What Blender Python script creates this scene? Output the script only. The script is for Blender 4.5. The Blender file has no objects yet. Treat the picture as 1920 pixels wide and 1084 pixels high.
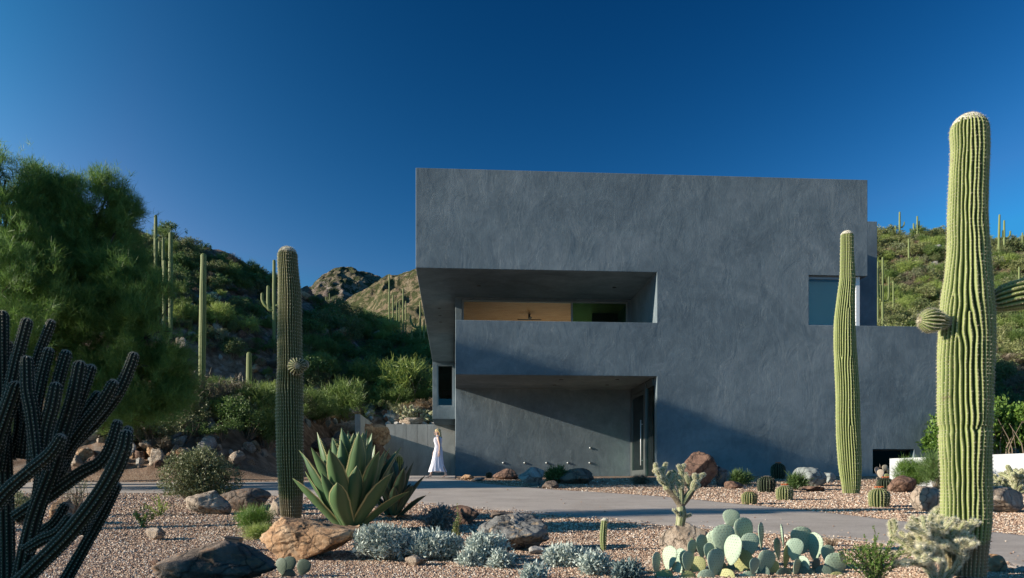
import bpy, math, random
import numpy as np
from mathutils import Vector, Matrix

# ---------------------------------------------------------------- camera, sky, sun, exposure
S = bpy.context.scene
C = S.collection
F, CX, HY = 1525.0, 960.0, 910.0          # focal length, principal column and eye-level row of the photograph (1920 px wide)
cam = bpy.data.cameras.new("camera"); camo = bpy.data.objects.new("camera", cam); C.objects.link(camo)
camo.location = (0, 0, 0); camo.rotation_euler = (math.radians(90), 0, 0)
cam.sensor_width = 36; cam.lens = 36 * F / 1920; cam.shift_y = (HY - 542) / 1920
cam.clip_start = .1; cam.clip_end = 5000
S.camera = camo
ALPHA = math.atan(107 / F)                # the house front turns away to the right
SUN_AZ = ALPHA + math.radians(6.7)        # travel direction of sunlight on the ground, from +X
SUN_EL = math.radians(16.8)
sd = Vector((math.cos(SUN_AZ) * math.cos(SUN_EL), math.sin(SUN_AZ) * math.cos(SUN_EL), -math.sin(SUN_EL)))
sl = bpy.data.lights.new("sun", 'SUN'); sl.energy = 5.0; sl.angle = math.radians(.5); sl.color = (1, .89, .74)
so = bpy.data.objects.new("sun", sl); C.objects.link(so); so.rotation_euler = sd.to_track_quat('-Z', 'Y').to_euler(); so.location = (-30, -8, 20)
w = bpy.data.worlds.new("World"); S.world = w; w.use_nodes = True
nt = w.node_tree; nt.nodes.clear()
sky = nt.nodes.new('ShaderNodeTexSky'); sky.sky_type = 'NISHITA'; sky.sun_disc = False
sky.sun_elevation = SUN_EL; sky.sun_rotation = math.atan2(-sd.x, -sd.y)
sky.air_density = 1.0; sky.dust_density = .3; sky.ozone_density = 4.5
L = nt.links.new
def wm(op, a, b=None, c=None):      # one math node of the sky
    x = nt.nodes.new('ShaderNodeMath'); x.operation = op
    for q, v in enumerate((a, b, c)):
        if v is None: continue
        if hasattr(v, 'links'): L(v, x.inputs[q])
        else: x.inputs[q].default_value = v
    return x.outputs[0]
# the clear dry sky as seen through a polarising filter: deepest in the band square to the sun
tc = nt.nodes.new('ShaderNodeTexCoord'); dp = nt.nodes.new('ShaderNodeVectorMath'); dp.operation = 'DOT_PRODUCT'
L(tc.outputs['Generated'], dp.inputs[0]); dp.inputs[1].default_value = tuple(-sd)
cs = wm('MINIMUM', wm('MAXIMUM', dp.outputs['Value'], -.5), .5)
sp_ = nt.nodes.new('ShaderNodeSeparateColor'); L(sky.outputs[0], sp_.inputs[0]); cb = nt.nodes.new('ShaderNodeCombineColor')
for ch, (w0, w1, w2, w3, cap) in enumerate([(7.978, 2.057, 4.212, 4.645, .080), (1.768, .679, 2.192, 2.258, .2), (1.108, .356, 1.472, 2.108, .36)]):
    raw = wm('MINIMUM', wm('MULTIPLY', sp_.outputs[ch], .08), cap)
    c_ = wm('MINIMUM', cs, .33) if ch == 0 else cs
    e = wm('EXPONENT', wm('ADD', w0, wm('MULTIPLY', c_, wm('MULTIPLY_ADD', c_, w2, w1))))
    L(wm('MULTIPLY', wm('MULTIPLY', wm('POWER', raw, w3), e), 12.5), cb.inputs[ch])
bg = nt.nodes.new('ShaderNodeBackground'); bg.inputs['Strength'].default_value = .08
wo = nt.nodes.new('ShaderNodeOutputWorld'); L(cb.outputs[0], bg.inputs[0]); L(bg.outputs[0], wo.inputs[0])
S.view_settings.view_transform = 'Standard'; S.view_settings.look = 'None'
S.view_settings.exposure = 0.8; S.view_settings.gamma = 1
S.render.engine = 'CYCLES'
S.cycles.max_bounces = 8; S.cycles.transparent_max_bounces = 12

# ---------------------------------------------------------------- numeric helpers
rng = np.random.default_rng(7); R = random.Random(11)
def W(px, py, Y): return Vector(((px - CX) / F * Y, Y, (HY - py) / F * Y))
def ss(t): t = np.clip(t, 0, 1); return t * t * (3 - 2 * t)
def _h(i, j, k, s):
    n = (i * 73856093) ^ (j * 19349663) ^ (k * 83492791) ^ (s * 2654435761 & 0x7fffffff)
    n = (n ^ (n >> 13)) * 1274126177 & 0x7fffffff
    return ((n ^ (n >> 16)) & 0xffff) / 65535.0
def vnoise(x, y, z, s=0):
    x, y, z = np.broadcast_arrays(np.asarray(x, float), np.asarray(y, float), np.asarray(z, float))
    i, j, k = [np.floor(a).astype(np.int64) for a in (x, y, z)]
    u, v, w_ = x - i, y - j, z - k
    u, v, w_ = [a * a * (3 - 2 * a) for a in (u, v, w_)]
    r = 0
    for a in (0, 1):
        for b in (0, 1):
            for c in (0, 1):
                r = r + _h(i + a, j + b, k + c, s) * (u if a else 1 - u) * (v if b else 1 - v) * (w_ if c else 1 - w_)
    return r * 2 - 1
def fbm(x, y, z, o=4, s=0):
    r = 0; a = 1; t = 0
    for q in range(o):
        r = r + a * vnoise(x * 2 ** q, y * 2 ** q, z * 2 ** q, s + q * 17); t += a; a *= .5
    return r / t
def nrm(a): return a / (np.linalg.norm(a, axis=-1, keepdims=True) + 1e-9)

# ---------------------------------------------------------------- mesh helpers
def npmesh(name, V, Fs, mats, smooth=False, mi=None):
    """Fs: list of (n,k) index arrays"""
    me = bpy.data.meshes.new(name)
    V = np.asarray(V, np.float32).reshape(-1, 3)
    me.vertices.add(len(V)); me.vertices.foreach_set('co', V.ravel())
    Fs = [np.asarray(f, np.int32) for f in Fs if len(f)]
    loops = np.concatenate([f.ravel() for f in Fs]); cnt = np.concatenate([np.full(len(f), f.shape[1], np.int32) for f in Fs])
    me.loops.add(len(loops)); me.loops.foreach_set('vertex_index', loops)
    st = np.zeros(len(cnt), np.int32); st[1:] = np.cumsum(cnt)[:-1]
    me.polygons.add(len(cnt)); me.polygons.foreach_set('loop_start', st); me.polygons.foreach_set('loop_total', cnt)
    for m in (mats if isinstance(mats, (list, tuple)) else [mats]): me.materials.append(m)
    if mi is not None: me.polygons.foreach_set('material_index', np.asarray(mi, np.int32))
    me.polygons.foreach_set('use_smooth', np.full(len(cnt), bool(smooth)))
    me.update(calc_edges=True); me.validate()
    return me
def link(name, me, parent=None, loc=(0, 0, 0), rot=(0, 0, 0), scale=(1, 1, 1)):
    o = bpy.data.objects.new(name, me); C.objects.link(o)
    o.location = loc; o.rotation_euler = rot; o.scale = scale
    if parent: o.parent = parent
    return o
def tag(o, label=None, cat=None, group=None, kind=None):
    if label: o['label'] = label
    if cat: o['category'] = cat
    if group: o['group'] = group
    if kind: o['kind'] = kind
    return o
def thing(name, label, cat, loc=(0, 0, 0), rz=0, group=None):
    return tag(link(name, None, None, loc, (0, 0, rz)), label, cat, group)
class MB:
    """collects pieces: vertices, quads and triangles with a material slot"""
    def __init__(s): s.v = []; s.q = []; s.t = []; s.n = 0; s.qm = []; s.tm = []
    def add(s, V, Q=None, T=None, m=0):
        V = np.asarray(V, float).reshape(-1, 3)
        if Q is not None and len(Q): Q = np.asarray(Q); s.q.append(Q + s.n); s.qm.append(np.full(len(Q), m))
        if T is not None and len(T): T = np.asarray(T); s.t.append(T + s.n); s.tm.append(np.full(len(T), m))
        s.v.append(V); s.n += len(V); return s
    def box(s, a, b, m=0):
        (x0, y0, z0), (x1, y1, z1) = a, b
        V = [(x, y, z) for z in (z0, z1) for y in (y0, y1) for x in (x0, x1)]
        return s.add(V, [(0, 2, 3, 1), (4, 5, 7, 6), (0, 1, 5, 4), (2, 6, 7, 3), (0, 4, 6, 2), (1, 3, 7, 5)], m=m)
    def mesh(s, name, mats, smooth=False):
        Fs = []; mi = []
        if s.q: Fs.append(np.concatenate(s.q)); mi.append(np.concatenate(s.qm))
        if s.t: Fs.append(np.concatenate(s.t)); mi.append(np.concatenate(s.tm))
        return npmesh(name, np.concatenate(s.v), Fs, mats, smooth, np.concatenate(mi))
    def build(s, name, mats, parent=None, smooth=False, **k): return link(name, s.mesh(name, mats, smooth), parent, **k)
def spline(P, n):
    """Catmull-Rom through rows of P (any number of columns), n samples, even spacing"""
    P = np.asarray(P, float)
    if len(P) == 2: t = np.linspace(0, 1, n)[:, None]; return P[0] * (1 - t) + P[1] * t
    Q = np.vstack([2 * P[0] - P[1], P, 2 * P[-1] - P[-2]])
    out = []
    for i in range(len(P) - 1):
        t = np.linspace(0, 1, 24, endpoint=False)[:, None]
        a, b, c, d = Q[i:i + 4]
        out.append(.5 * (2 * b + (c - a) * t + (2 * a - 5 * b + 4 * c - d) * t ** 2 + (3 * b - a - 3 * c + d) * t ** 3))
    out.append(P[-1:]); A = np.vstack(out)
    l = np.r_[0, np.cumsum(np.linalg.norm(np.diff(A[:, :3], axis=0), axis=1))]
    u = np.linspace(0, l[-1], n)
    return np.stack([np.interp(u, l, A[:, k]) for k in range(A.shape[1])], 1)
def frames(P):
    T = nrm(np.gradient(P, axis=0)); N = np.zeros_like(P)
    n = np.cross(T[0], (0, 1, 0)) if abs(T[0][1]) < .9 else np.cross(T[0], (1, 0, 0))
    for i in range(len(P)):
        n = n - T[i] * np.dot(n, T[i]); n = n / np.linalg.norm(n); N[i] = n
    return T, N, np.cross(T, N)
def tube(mb, P, r, seg=8, m=0, n=None):
    P = np.asarray(P, float); r = np.asarray(r, float) * np.ones(len(P))
    if n: A = spline(np.c_[P, r], n); P, r = A[:, :3], A[:, 3]
    T, N, B = frames(P); th = np.linspace(0, 2 * np.pi, seg, endpoint=False)
    V = P[:, None] + r[:, None, None] * (np.cos(th)[None, :, None] * N[:, None] + np.sin(th)[None, :, None] * B[:, None])
    k = len(P); i = np.arange(k - 1)[:, None]; j = np.arange(seg)[None]; j2 = (j + 1) % seg
    Q = np.stack([i * seg + j, i * seg + j2, (i + 1) * seg + j2, (i + 1) * seg + j], -1).reshape(-1, 4)
    V = np.vstack([V.reshape(-1, 3), P[0], P[-1]]); jj = np.arange(seg); a = k * seg
    T3 = np.vstack([np.c_[np.full(seg, a), (jj + 1) % seg, jj], np.c_[np.full(seg, a + 1), (k - 1) * seg + jj, (k - 1) * seg + (jj + 1) % seg]])
    mb.add(V, Q, T3, m)

# ---------------------------------------------------------------- materials
def newmat(name):
    m = bpy.data.materials.new(name); m.use_nodes = True; n = m.node_tree
    b = n.nodes['Principled BSDF']; return m, n, b
def nd(n, t, **k):
    x = n.nodes.new(t)
    for a, v in k.items():
        if a[0] == '_': setattr(x, a[1:], v)
        else: x.inputs[a.replace('_', ' ')].default_value = v
    return x
def ramp(n, src, stops, interp='LINEAR'):
    r = n.nodes.new('ShaderNodeValToRGB'); r.color_ramp.interpolation = interp
    e = r.color_ramp.elements
    while len(e) < len(stops): e.new(.5)
    for q, (p, c) in zip(e, stops): q.position = p; q.color = (*c, 1) if len(c) == 3 else c
    n.links.new(src, r.inputs[0]); return r.outputs[0]
def mixc(n, f, a, b, mode='MIX'):
    x = n.nodes.new('ShaderNodeMix'); x.data_type = 'RGBA'; x.blend_type = mode
    for s, v in ((0, f), (6, a), (7, b)):
        if hasattr(v, 'links'): n.links.new(v, x.inputs[s])
        else: x.inputs[s].default_value = v if s == 0 else ((*v, 1) if len(v) == 3 else v)
    return x.outputs[2]
def coords(n, kind='Object', scale=(1, 1, 1)):
    tc = n.nodes.new('ShaderNodeTexCoord'); mp = n.nodes.new('ShaderNodeMapping'); mp.inputs['Scale'].default_value = scale
    n.links.new(tc.outputs[kind], mp.inputs[0]); return mp.outputs[0]
def noise(n, vec, scale, detail=6, rough=.6, dist=0):
    x = nd(n, 'ShaderNodeTexNoise', Scale=scale, Detail=detail, Roughness=rough, Distortion=dist)
    n.links.new(vec, x.inputs['Vector']); return x.outputs['Fac']
def bump(n, b, src, strength, dist, prev=None):
    x = nd(n, 'ShaderNodeBump', Strength=strength, Distance=dist); n.links.new(src, x.inputs['Height'])
    if prev is not None: n.links.new(prev, x.inputs['Normal'])
    n.links.new(x.outputs[0], b.inputs['Normal']); return x.outputs[0]
def leafmat(name, c1, c2, trans=.25, rough=.55, dry=None, coat=0):
    m, n, b = newmat(name)
    g = n.nodes.new('ShaderNodeNewGeometry'); st = [(0, c1), (.8, c2)] + ([(1, dry)] if dry else [])
    col = ramp(n, g.outputs['Random Per Island'], st)
    n.links.new(col, b.inputs['Base Color']); b.inputs['Roughness'].default_value = rough
    if trans:
        t = n.nodes.new('ShaderNodeBsdfTranslucent'); n.links.new(col, t.inputs[0])
        mx = n.nodes.new('ShaderNodeMixShader'); mx.inputs[0].default_value = trans
        n.links.new(b.outputs[0], mx.inputs[1]); n.links.new(t.outputs[0], mx.inputs[2])
        n.links.new(mx.outputs[0], n.nodes['Material Output'].inputs[0])
    return m
def plain(name, c, rough=.6, metal=0, **k):
    m, n, b = newmat(name); b.inputs['Base Color'].default_value = (*c, 1)
    b.inputs['Roughness'].default_value = rough; b.inputs['Metallic'].default_value = metal
    for a, v in k.items(): b.inputs[a.replace('_', ' ')].default_value = v
    return m
def rockmat(name, cols, scale=1.0, rough=.85, vein=None):
    m, n, b = newmat(name); v = coords(n)
    f = noise(n, v, 1.6 * scale, 8, .65, 1.2); st = [(.32 + .4 * i / (len(cols) - 1), c) for i, c in enumerate(cols)]
    col = ramp(n, f, st)
    f2 = noise(n, v, 9 * scale, 8, .7); col = mixc(n, .55, col, ramp(n, f2, [(.3, (.45, .45, .45)), (.7, (1.0, 1.0, 1.0))]), 'MULTIPLY')
    if vein:
        f3 = noise(n, v, 3.5 * scale, 6, .6, 2.5); col = mixc(n, ramp(n, f3, [(.55, (0, 0, 0)), (.62, (1, 1, 1))]), col, vein)
    dw = n.nodes.new('ShaderNodeVectorMath'); dw.operation = 'MULTIPLY_ADD'; nz_ = nd(n, 'ShaderNodeTexNoise', Scale=2.2 * scale, Detail=5.0); n.links.new(v, nz_.inputs['Vector'])
    n.links.new(nz_.outputs['Color'], dw.inputs[0]); dw.inputs[1].default_value = (.55, .55, .55); n.links.new(v, dw.inputs[2])
    ck = n.nodes.new('ShaderNodeTexVoronoi'); ck.feature = 'DISTANCE_TO_EDGE'; ck.inputs['Scale'].default_value = 2.3 * scale; n.links.new(dw.outputs[0], ck.inputs['Vector'])
    crack = ramp(n, ck.outputs['Distance'], [(0, (0, 0, 0)), (.035, (.8, .8, .8)), (.12, (1, 1, 1))])
    col = mixc(n, .6, col, crack, 'MULTIPLY')
    n.links.new(col, b.inputs['Base Color']); b.inputs['Roughness'].default_value = rough
    p = bump(n, b, crack, .7, .03); p = bump(n, b, noise(n, v, 5 * scale, 10, .7, .6), .8, .05, p); bump(n, b, noise(n, v, 40 * scale, 6, .7), .6, .008, p)
    return m

# stucco
def stucco(name, base, light, dark, warm=None):
    m, n, b = newmat(name); v = coords(n)
    vs = coords(n, 'Object', (1, 1, .42))
    big = noise(n, v, .38, 6, .6, 1.2); col = ramp(n, big, [(.3, dark), (.5, base), (.7, light)])
    cl = noise(n, v, 1.5, 8, .66, 1.5); col = mixc(n, .6, col, ramp(n, cl, [(.32, (.82, .83, .84)), (.5, (1, 1, 1)), (.7, (1.2, 1.2, 1.18))]), 'MULTIPLY')
    st = noise(n, vs, 5.0, 7, .6, .5); col = mixc(n, .5, col, ramp(n, st, [(.3, (.84, .85, .86)), (.5, (1, 1, 1)), (.7, (1.16, 1.16, 1.15))]), 'MULTIPLY')
    pt = noise(n, coords(n, 'Object', (1, 1, 1.6)), .9, 9, .74, 2.2); col = mixc(n, ramp(n, pt, [(.56, (0, 0, 0)), (.66, (.55, .55, .55))]), col, light)
    dk = noise(n, coords(n, 'Object', (1, 1, .12)), 2.4, 6, .7, .3); col = mixc(n, ramp(n, dk, [(.62, (0, 0, 0)), (.72, (.5, .5, .5))]), col, dark)
    fine = noise(n, v, 24, 5, .7); col = mixc(n, .35, col, ramp(n, fine, [(.3, (.84, .84, .84)), (.7, (1.12, 1.12, 1.12))]), 'MULTIPLY')
    n.links.new(col, b.inputs['Base Color']); b.inputs['Roughness'].default_value = .8; b.inputs['Specular IOR Level'].default_value = .2
    p = bump(n, b, noise(n, coords(n, 'Object', (1, 1, .7)), 1.3, 6, .6, 1.0), .3, .05)
    p = bump(n, b, noise(n, coords(n, 'Object', (1, 1, .55)), 7, 7, .68, 1.4), .22, .012, p)
    sc = noise(n, coords(n, 'Object', (1, 1, .3)), 2.2, 9, .72, 3.0); p = bump(n, b, ramp(n, sc, [(.6, (0, 0, 0)), (.63, (1, 1, 1)), (.66, (0, 0, 0))]), .35, .012, p)
    bump(n, b, noise(n, v, 60, 4, .6), .25, .003, p)
    return m
M_STUCCO = stucco('charcoal_stucco', (.158, .199, .222), (.218, .258, .280), (.118, .153, .176))
M_SOFFIT = plain('soffit_plaster', (.22, .21, .20), .85)
M_WHITE = stucco('pale_plaster', (.46, .48, .5), (.52, .53, .55), (.4, .42, .44))
def concrete(name):
    m, n, b = newmat(name); v = coords(n)
    col = ramp(n, noise(n, coords(n, 'Object', (1, 1, .35)), 1.3, 8, .65, .6), [(.3, (.28, .28, .265)), (.5, (.40, .40, .38)), (.7, (.50, .495, .475))])
    col = mixc(n, .5, col, ramp(n, noise(n, v, 14, 5, .7), [(.3, (.75, .75, .75)), (.7, (1.1, 1.1, 1.1))]), 'MULTIPLY')
    n.links.new(col, b.inputs['Base Color']); b.inputs['Roughness'].default_value = .85
    bump(n, b, noise(n, v, 12, 6, .7), .3, .01); return m
M_CONC = concrete('board_concrete')
def glassmat(name, tint, rough=.0, ior=1.5):
    m, n, b = newmat(name)
    t = n.nodes.new('ShaderNodeBsdfTransparent'); t.inputs[0].default_value = (*tint, 1)
    g = n.nodes.new('ShaderNodeBsdfGlossy'); g.inputs['Roughness'].default_value = rough; g.inputs[0].default_value = (.9, .95, .95, 1)
    fr = n.nodes.new('ShaderNodeFresnel'); fr.inputs[0].default_value = ior
    mx = n.nodes.new('ShaderNodeMixShader'); L = n.links.new
    L(fr.outputs[0], mx.inputs[0]); L(t.outputs[0], mx.inputs[1]); L(g.outputs[0], mx.inputs[2]); L(mx.outputs[0], n.nodes['Material Output'].inputs[0])
    return m
M_GLASS = glassmat('window_glass', (.8, .86, .84), 0, 1.6)
M_GREENREFL = glassmat('green_reflection_glass', (.25, .5, .38), 0, 1.6)  # green tint stands in for plants mirrored in the right balcony pane
M_ALU = plain('grey_aluminium', (.3, .33, .34), .45, .5)
M_ALUD = plain('dark_aluminium', (.13, .15, .15), .4, .5)
M_ALUW = plain('white_aluminium', (.75, .77, .78), .4)
M_DARK = plain('dark_metal', (.02, .02, .022), .5)
def wood(name):
    m, n, b = newmat(name); v = coords(n, 'Object', (1, 6, 1))
    col = ramp(n, noise(n, v, 1.6, 8, .65, .4), [(.3, (.55, .27, .12)), (.5, (.74, .42, .21)), (.7, (.82, .52, .29))])
    n.links.new(col, b.inputs['Base Color']); b.inputs['Roughness'].default_value = .5; return m
M_WOOD = wood('wood_ceiling')
M_ROOM = plain('room_plaster', (.6, .6, .58), .8)
# gravel ground
def gravel(name):
    m, n, b = newmat(name); v = coords(n)
    vo = nd(n, 'ShaderNodeTexVoronoi', Scale=42.0, Randomness=1.0); n.links.new(v, vo.inputs['Vector'])
    sp = n.nodes.new('ShaderNodeSeparateColor'); n.links.new(vo.outputs['Color'], sp.inputs[0])
    col = ramp(n, sp.outputs[0], [(0, (.18, .105, .07)), (.3, (.34, .22, .15)), (.6, (.49, .345, .24)), (.85, (.58, .44, .32)), (1, (.66, .56, .45))])
    ed = ramp(n, vo.outputs['Distance'], [(.2, (1, 1, 1)), (.75, (.35, .33, .32))]); col = mixc(n, .8, col, ed, 'MULTIPLY')
    pt = noise(n, v, .7, 5, .6); col = mixc(n, .6, col, ramp(n, pt, [(.3, (.78, .76, .74)), (.7, (1.08, 1.05, 1.02))]), 'MULTIPLY')
    # hillside soil and rubble takes over where the hill mask is painted
    at = n.nodes.new('ShaderNodeAttribute'); at.attribute_name = 'hill'
    hv = noise(n, v, 1.1, 9, .7, 1.0)
    soil = ramp(n, hv, [(.3, (.10, .06, .042)), (.45, (.20, .125, .085)), (.56, (.28, .20, .15)), (.68, (.36, .31, .27))])
    vr = nd(n, 'ShaderNodeTexVoronoi', Scale=2.6); n.links.new(v, vr.inputs['Vector'])
    soil = mixc(n, .7, soil, ramp(n, vr.outputs['Distance'], [(0, (1.35, 1.3, 1.25)), (.45, (.9, .9, .9)), (.7, (.4, .38, .36))]), 'MULTIPLY')
    col = mixc(n, at.outputs['Fac'], col, soil)
    n.links.new(col, b.inputs['Base Color']); b.inputs['Roughness'].default_value = .9; b.inputs['Specular IOR Level'].default_value = .2
    inv = n.nodes.new('ShaderNodeMath'); inv.operation = 'SUBTRACT'; inv.inputs[0].default_value = 1; n.links.new(vo.outputs['Distance'], inv.inputs[1])
    p = bump(n, b, inv.outputs[0], 1.0, .02)
    inv2 = n.nodes.new('ShaderNodeMath'); inv2.operation = 'MULTIPLY'; n.links.new(vr.outputs['Distance'], inv2.inputs[0]); n.links.new(at.outputs['Fac'], inv2.inputs[1])
    bump(n, b, inv2.outputs[0], -.9, .25, p)
    return m
M_GRAVEL = gravel('pink_gravel')
def asphalt(name):
    m, n, b = newmat(name); v = coords(n)
    col = ramp(n, noise(n, v, 1.0, 8, .7), [(.3, (.37, .32, .28)), (.7, (.52, .46, .41))])
    col = mixc(n, .5, col, ramp(n, noise(n, coords(n, 'Object', (.35, 1.6, 1)), 1.4, 7, .7, 1.2), [(.35, (.74, .73, .72)), (.6, (1.05, 1.05, 1.05))]), 'MULTIPLY')
    col = mixc(n, ramp(n, noise(n, v, .9, 10, .8, 3), [(.498, (0, 0, 0)), (.5, (.5, .5, .5)), (.502, (0, 0, 0))]), col, (.16, .14, .12))
    col = mixc(n, .6, col, ramp(n, noise(n, v, 55, 4, .8), [(.35, (.6, .6, .6)), (.65, (1.2, 1.2, 1.2))]), 'MULTIPLY')
    n.links.new(col, b.inputs['Base Color']); b.inputs['Roughness'].default_value = .9
    bump(n, b, noise(n, v, 70, 4, .8), .5, .006); return m
M_DRIVE = asphalt('exposed_aggregate')
# cactus skins
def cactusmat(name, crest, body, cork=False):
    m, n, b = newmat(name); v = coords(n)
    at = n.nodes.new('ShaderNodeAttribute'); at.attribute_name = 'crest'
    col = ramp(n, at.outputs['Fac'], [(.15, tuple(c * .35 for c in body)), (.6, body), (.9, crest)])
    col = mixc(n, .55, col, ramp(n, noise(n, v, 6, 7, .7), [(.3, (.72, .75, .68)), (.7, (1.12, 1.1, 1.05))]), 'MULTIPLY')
    sc = noise(n, v, 7, 7, .75, 1); col = mixc(n, ramp(n, sc, [(.60, (0, 0, 0)), (.68, (.75, .75, .75))]), col, (.17, .13, .075))
    if cork:
        sx = n.nodes.new('ShaderNodeSeparateXYZ'); tcn = n.nodes.new('ShaderNodeTexCoord'); n.links.new(tcn.outputs['Object'], sx.inputs[0])
        hm = n.nodes.new('ShaderNodeMath'); hm.operation = 'MULTIPLY_ADD'; n.links.new(noise(n, v, 3.5, 6, .7), hm.inputs[0]); hm.inputs[1].default_value = -.75; n.links.new(sx.outputs[2], hm.inputs[2])
        col = mixc(n, ramp(n, hm.outputs[0], [(0, (.85, .85, .85)), (.04, (0, 0, 0))]), col, (.21, .165, .10))
    n.links.new(col, b.inputs['Base Color']); b.inputs['Roughness'].default_value = .6; b.inputs['Specular IOR Level'].default_value = .3
    bump(n, b, noise(n, v, 30, 5, .7), .35, .006); return m
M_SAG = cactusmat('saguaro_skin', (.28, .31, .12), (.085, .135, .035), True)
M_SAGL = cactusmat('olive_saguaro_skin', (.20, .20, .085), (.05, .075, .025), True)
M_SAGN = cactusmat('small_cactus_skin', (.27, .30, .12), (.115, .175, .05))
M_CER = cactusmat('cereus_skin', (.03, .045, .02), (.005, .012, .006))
M_SPINEG = plain('dim_spines', (.42, .38, .30), .6)
M_BAR = cactusmat('barrel_skin', (.22, .22, .09), (.07, .12, .045))
M_SPINE = plain('pale_spines', (.62, .56, .42), .6)
M_SPINED = plain('grey_spines', (.30, .26, .20), .6)
M_SPINER = plain('straw_spines', (.5, .32, .2), .6)
M_FLOWER = leafmat('orange_petals', (.75, .13, .05), (.8, .28, .1), .2)
# ---------------------------------------------------------------- terrain
GY = [0, 6, 7.5, 8, 10, 12, 14, 17, 20, 23, 27, 52, 120]
GZ = [-.92, -.9, -.855, -.82, -.70, -.55, -.43, -.285, -.15, .02, .30, .57, .8]
cp = [(150, 800, 27), (300, 800, 28), (450, 800, 29), (560, 800, 31), (620, 790, 37), (690, 790, 46), (-100, 800, 27), (-400, 780, 27),
      (100, 735, 38), (250, 745, 38), (400, 765, 38), (520, 775, 40), (600, 790, 46), (640, 802, 50.5), (550, 800, 50), (700, 800, 50.5), (-300, 700, 38), (400, 765, 47.5), (200, 710, 47), (0, 660, 47), (-300, 610, 47),
      (0, 540, 56), (150, 540, 56), (300, 545, 56), (400, 590, 56), (480, 610, 60), (560, 650, 62), (640, 700, 64), (720, 740, 60), (800, 735, 60), (860, 740, 60),
      (-300, 420, 75), (0, 440, 75), (200, 440, 75), (300, 440, 72), (390, 482, 73), (440, 494, 75), (478, 512, 76), (520, 545, 82), (600, 572, 95), (680, 605, 105), (760, 645, 100), (850, 660, 100),
      (300, 560, 130), (0, 540, 130), (500, 640, 130), (700, 650, 140), (900, 640, 140),
      (1660, 470, 76), (1760, 478, 78), (1860, 474, 80), (1960, 478, 82), (2200, 480, 85), (1660, 600, 58), (1800, 600, 57), (1920, 600, 56), (2100, 600, 56), (1660, 740, 42), (1760, 760, 40), (1860, 790, 37), (1960, 790, 37), (2200, 780, 38),
      (1500, 500, 95), (1250, 540, 110), (1050, 600, 120), (1700, 560, 140), (2000, 560, 140), (1300, 640, 150)]
CPW = np.array([W(*c) for c in cp])
def _U(r2): return np.where(r2 > 0, r2 * np.log(r2 + 1e-12), 0)
_X = CPW[:, :2]; _n = len(_X); _K = _U(((_X[:, None] - _X[None]) ** 2).sum(-1)) + np.eye(_n) * 8.0
_P = np.c_[np.ones(_n), _X]; _A = np.block([[_K, _P], [_P.T, np.zeros((3, 3))]])
_S = np.linalg.solve(_A, np.r_[CPW[:, 2], 0, 0, 0])
def HZ(x, y):
    x = np.asarray(x, float); y = np.asarray(y, float); sh = x.shape; x = x.ravel(); y = y.ravel()
    o = np.empty(len(x))
    for a in range(0, len(x), 20000):
        xx, yy = x[a:a + 20000], y[a:a + 20000]
        r2 = (xx[:, None] - _X[:, 0]) ** 2 + (yy[:, None] - _X[:, 1]) ** 2
        o[a:a + 20000] = _U(r2) @ _S[:_n] + _S[_n] + _S[_n + 1] * xx + _S[_n + 2] * yy
    return o.reshape(sh)
def hillmask(x, y):
    a = ss((y - 24.6) / 3.2) * ss((-7.4 - x) / 2.6)
    b = ss((y - 52.6) / 1.2)
    c = ss((y - 31) / 5) * ss((x - 18.8) / 2.5)
    return 1 - (1 - a) * (1 - b) * (1 - c)
def T(x, y, nz=True):
    x = np.asarray(x, float); y = np.asarray(y, float)
    g = np.interp(y, GY, GZ); m = hillmask(x, y)
    h = HZ(x, y)
    if nz:
        h = h + fbm(x * .22, y * .22, 0, 5, 3) * 1.0 * np.clip((y - 22) / 30, .35, 1.4) + np.abs(fbm(x * .6, y * .6, 2, 4, 9)) * .7
        g = g + (1 - ss((y - 24) / 3)) * 0
    return g * (1 - m) + np.maximum(h, g - .2) * m
ys = [1.0]
while ys[-1] < 170: ys.append(ys[-1] + max(.18, .0085 * ys[-1]))
ys = np.array(ys); us = np.linspace(-1.15, 1.15, 340)     # rows fan out with distance: finer near the camera
YY, UU = np.meshgrid(ys, us, indexing='ij'); XX = UU * (14 + YY * .85)
ZZ = T(XX, YY); ZZ = np.where(YY > 150, ZZ - (YY - 150) * .5, ZZ)
ny, nx = YY.shape; I = np.arange(ny * nx).reshape(ny, nx)
Q = np.stack([I[:-1, :-1], I[:-1, 1:], I[1:, 1:], I[1:, :-1]], -1).reshape(-1, 4)
me = npmesh('ground', np.stack([XX, YY, ZZ], -1), [Q], M_GRAVEL, True)
at = me.attributes.new('hill', 'FLOAT', 'POINT'); at.data.foreach_set('value', ss(hillmask(XX, YY) * 3).ravel().astype(np.float32))
tag(link('ground', me), kind='structure')
# a broad skirt of open ground that carries the near plain on past the frame and to the horizon
mb = MB(); mb.add([(-3000, -800, -1.6), (3000, -800, -1.6), (3000, 4000, -1.6), (-3000, 4000, -1.6)], [(0, 1, 2, 3)])
tag(mb.build('desert_plain', plain('desert_soil', (.3, .22, .16), .95)), kind='structure')
def th(x, y): return float(T(np.array([x]), np.array([y]))[0])
_YS = np.r_[np.arange(4, 40, .04), np.arange(40, 160, .2)]
def hit(px, py):
    x = (px - CX) / F * _YS; z = (HY - py) / F * _YS; d = z - T(x, _YS)
    k = np.argmax(d <= 0) if (d <= 0).any() else len(_YS) - 1
    return Vector((x[k], _YS[k], th(x[k], _YS[k])))
def at_y(px, Y): x = (px - CX) / F * Y; return Vector((x, Y, th(x, Y)))

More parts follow.
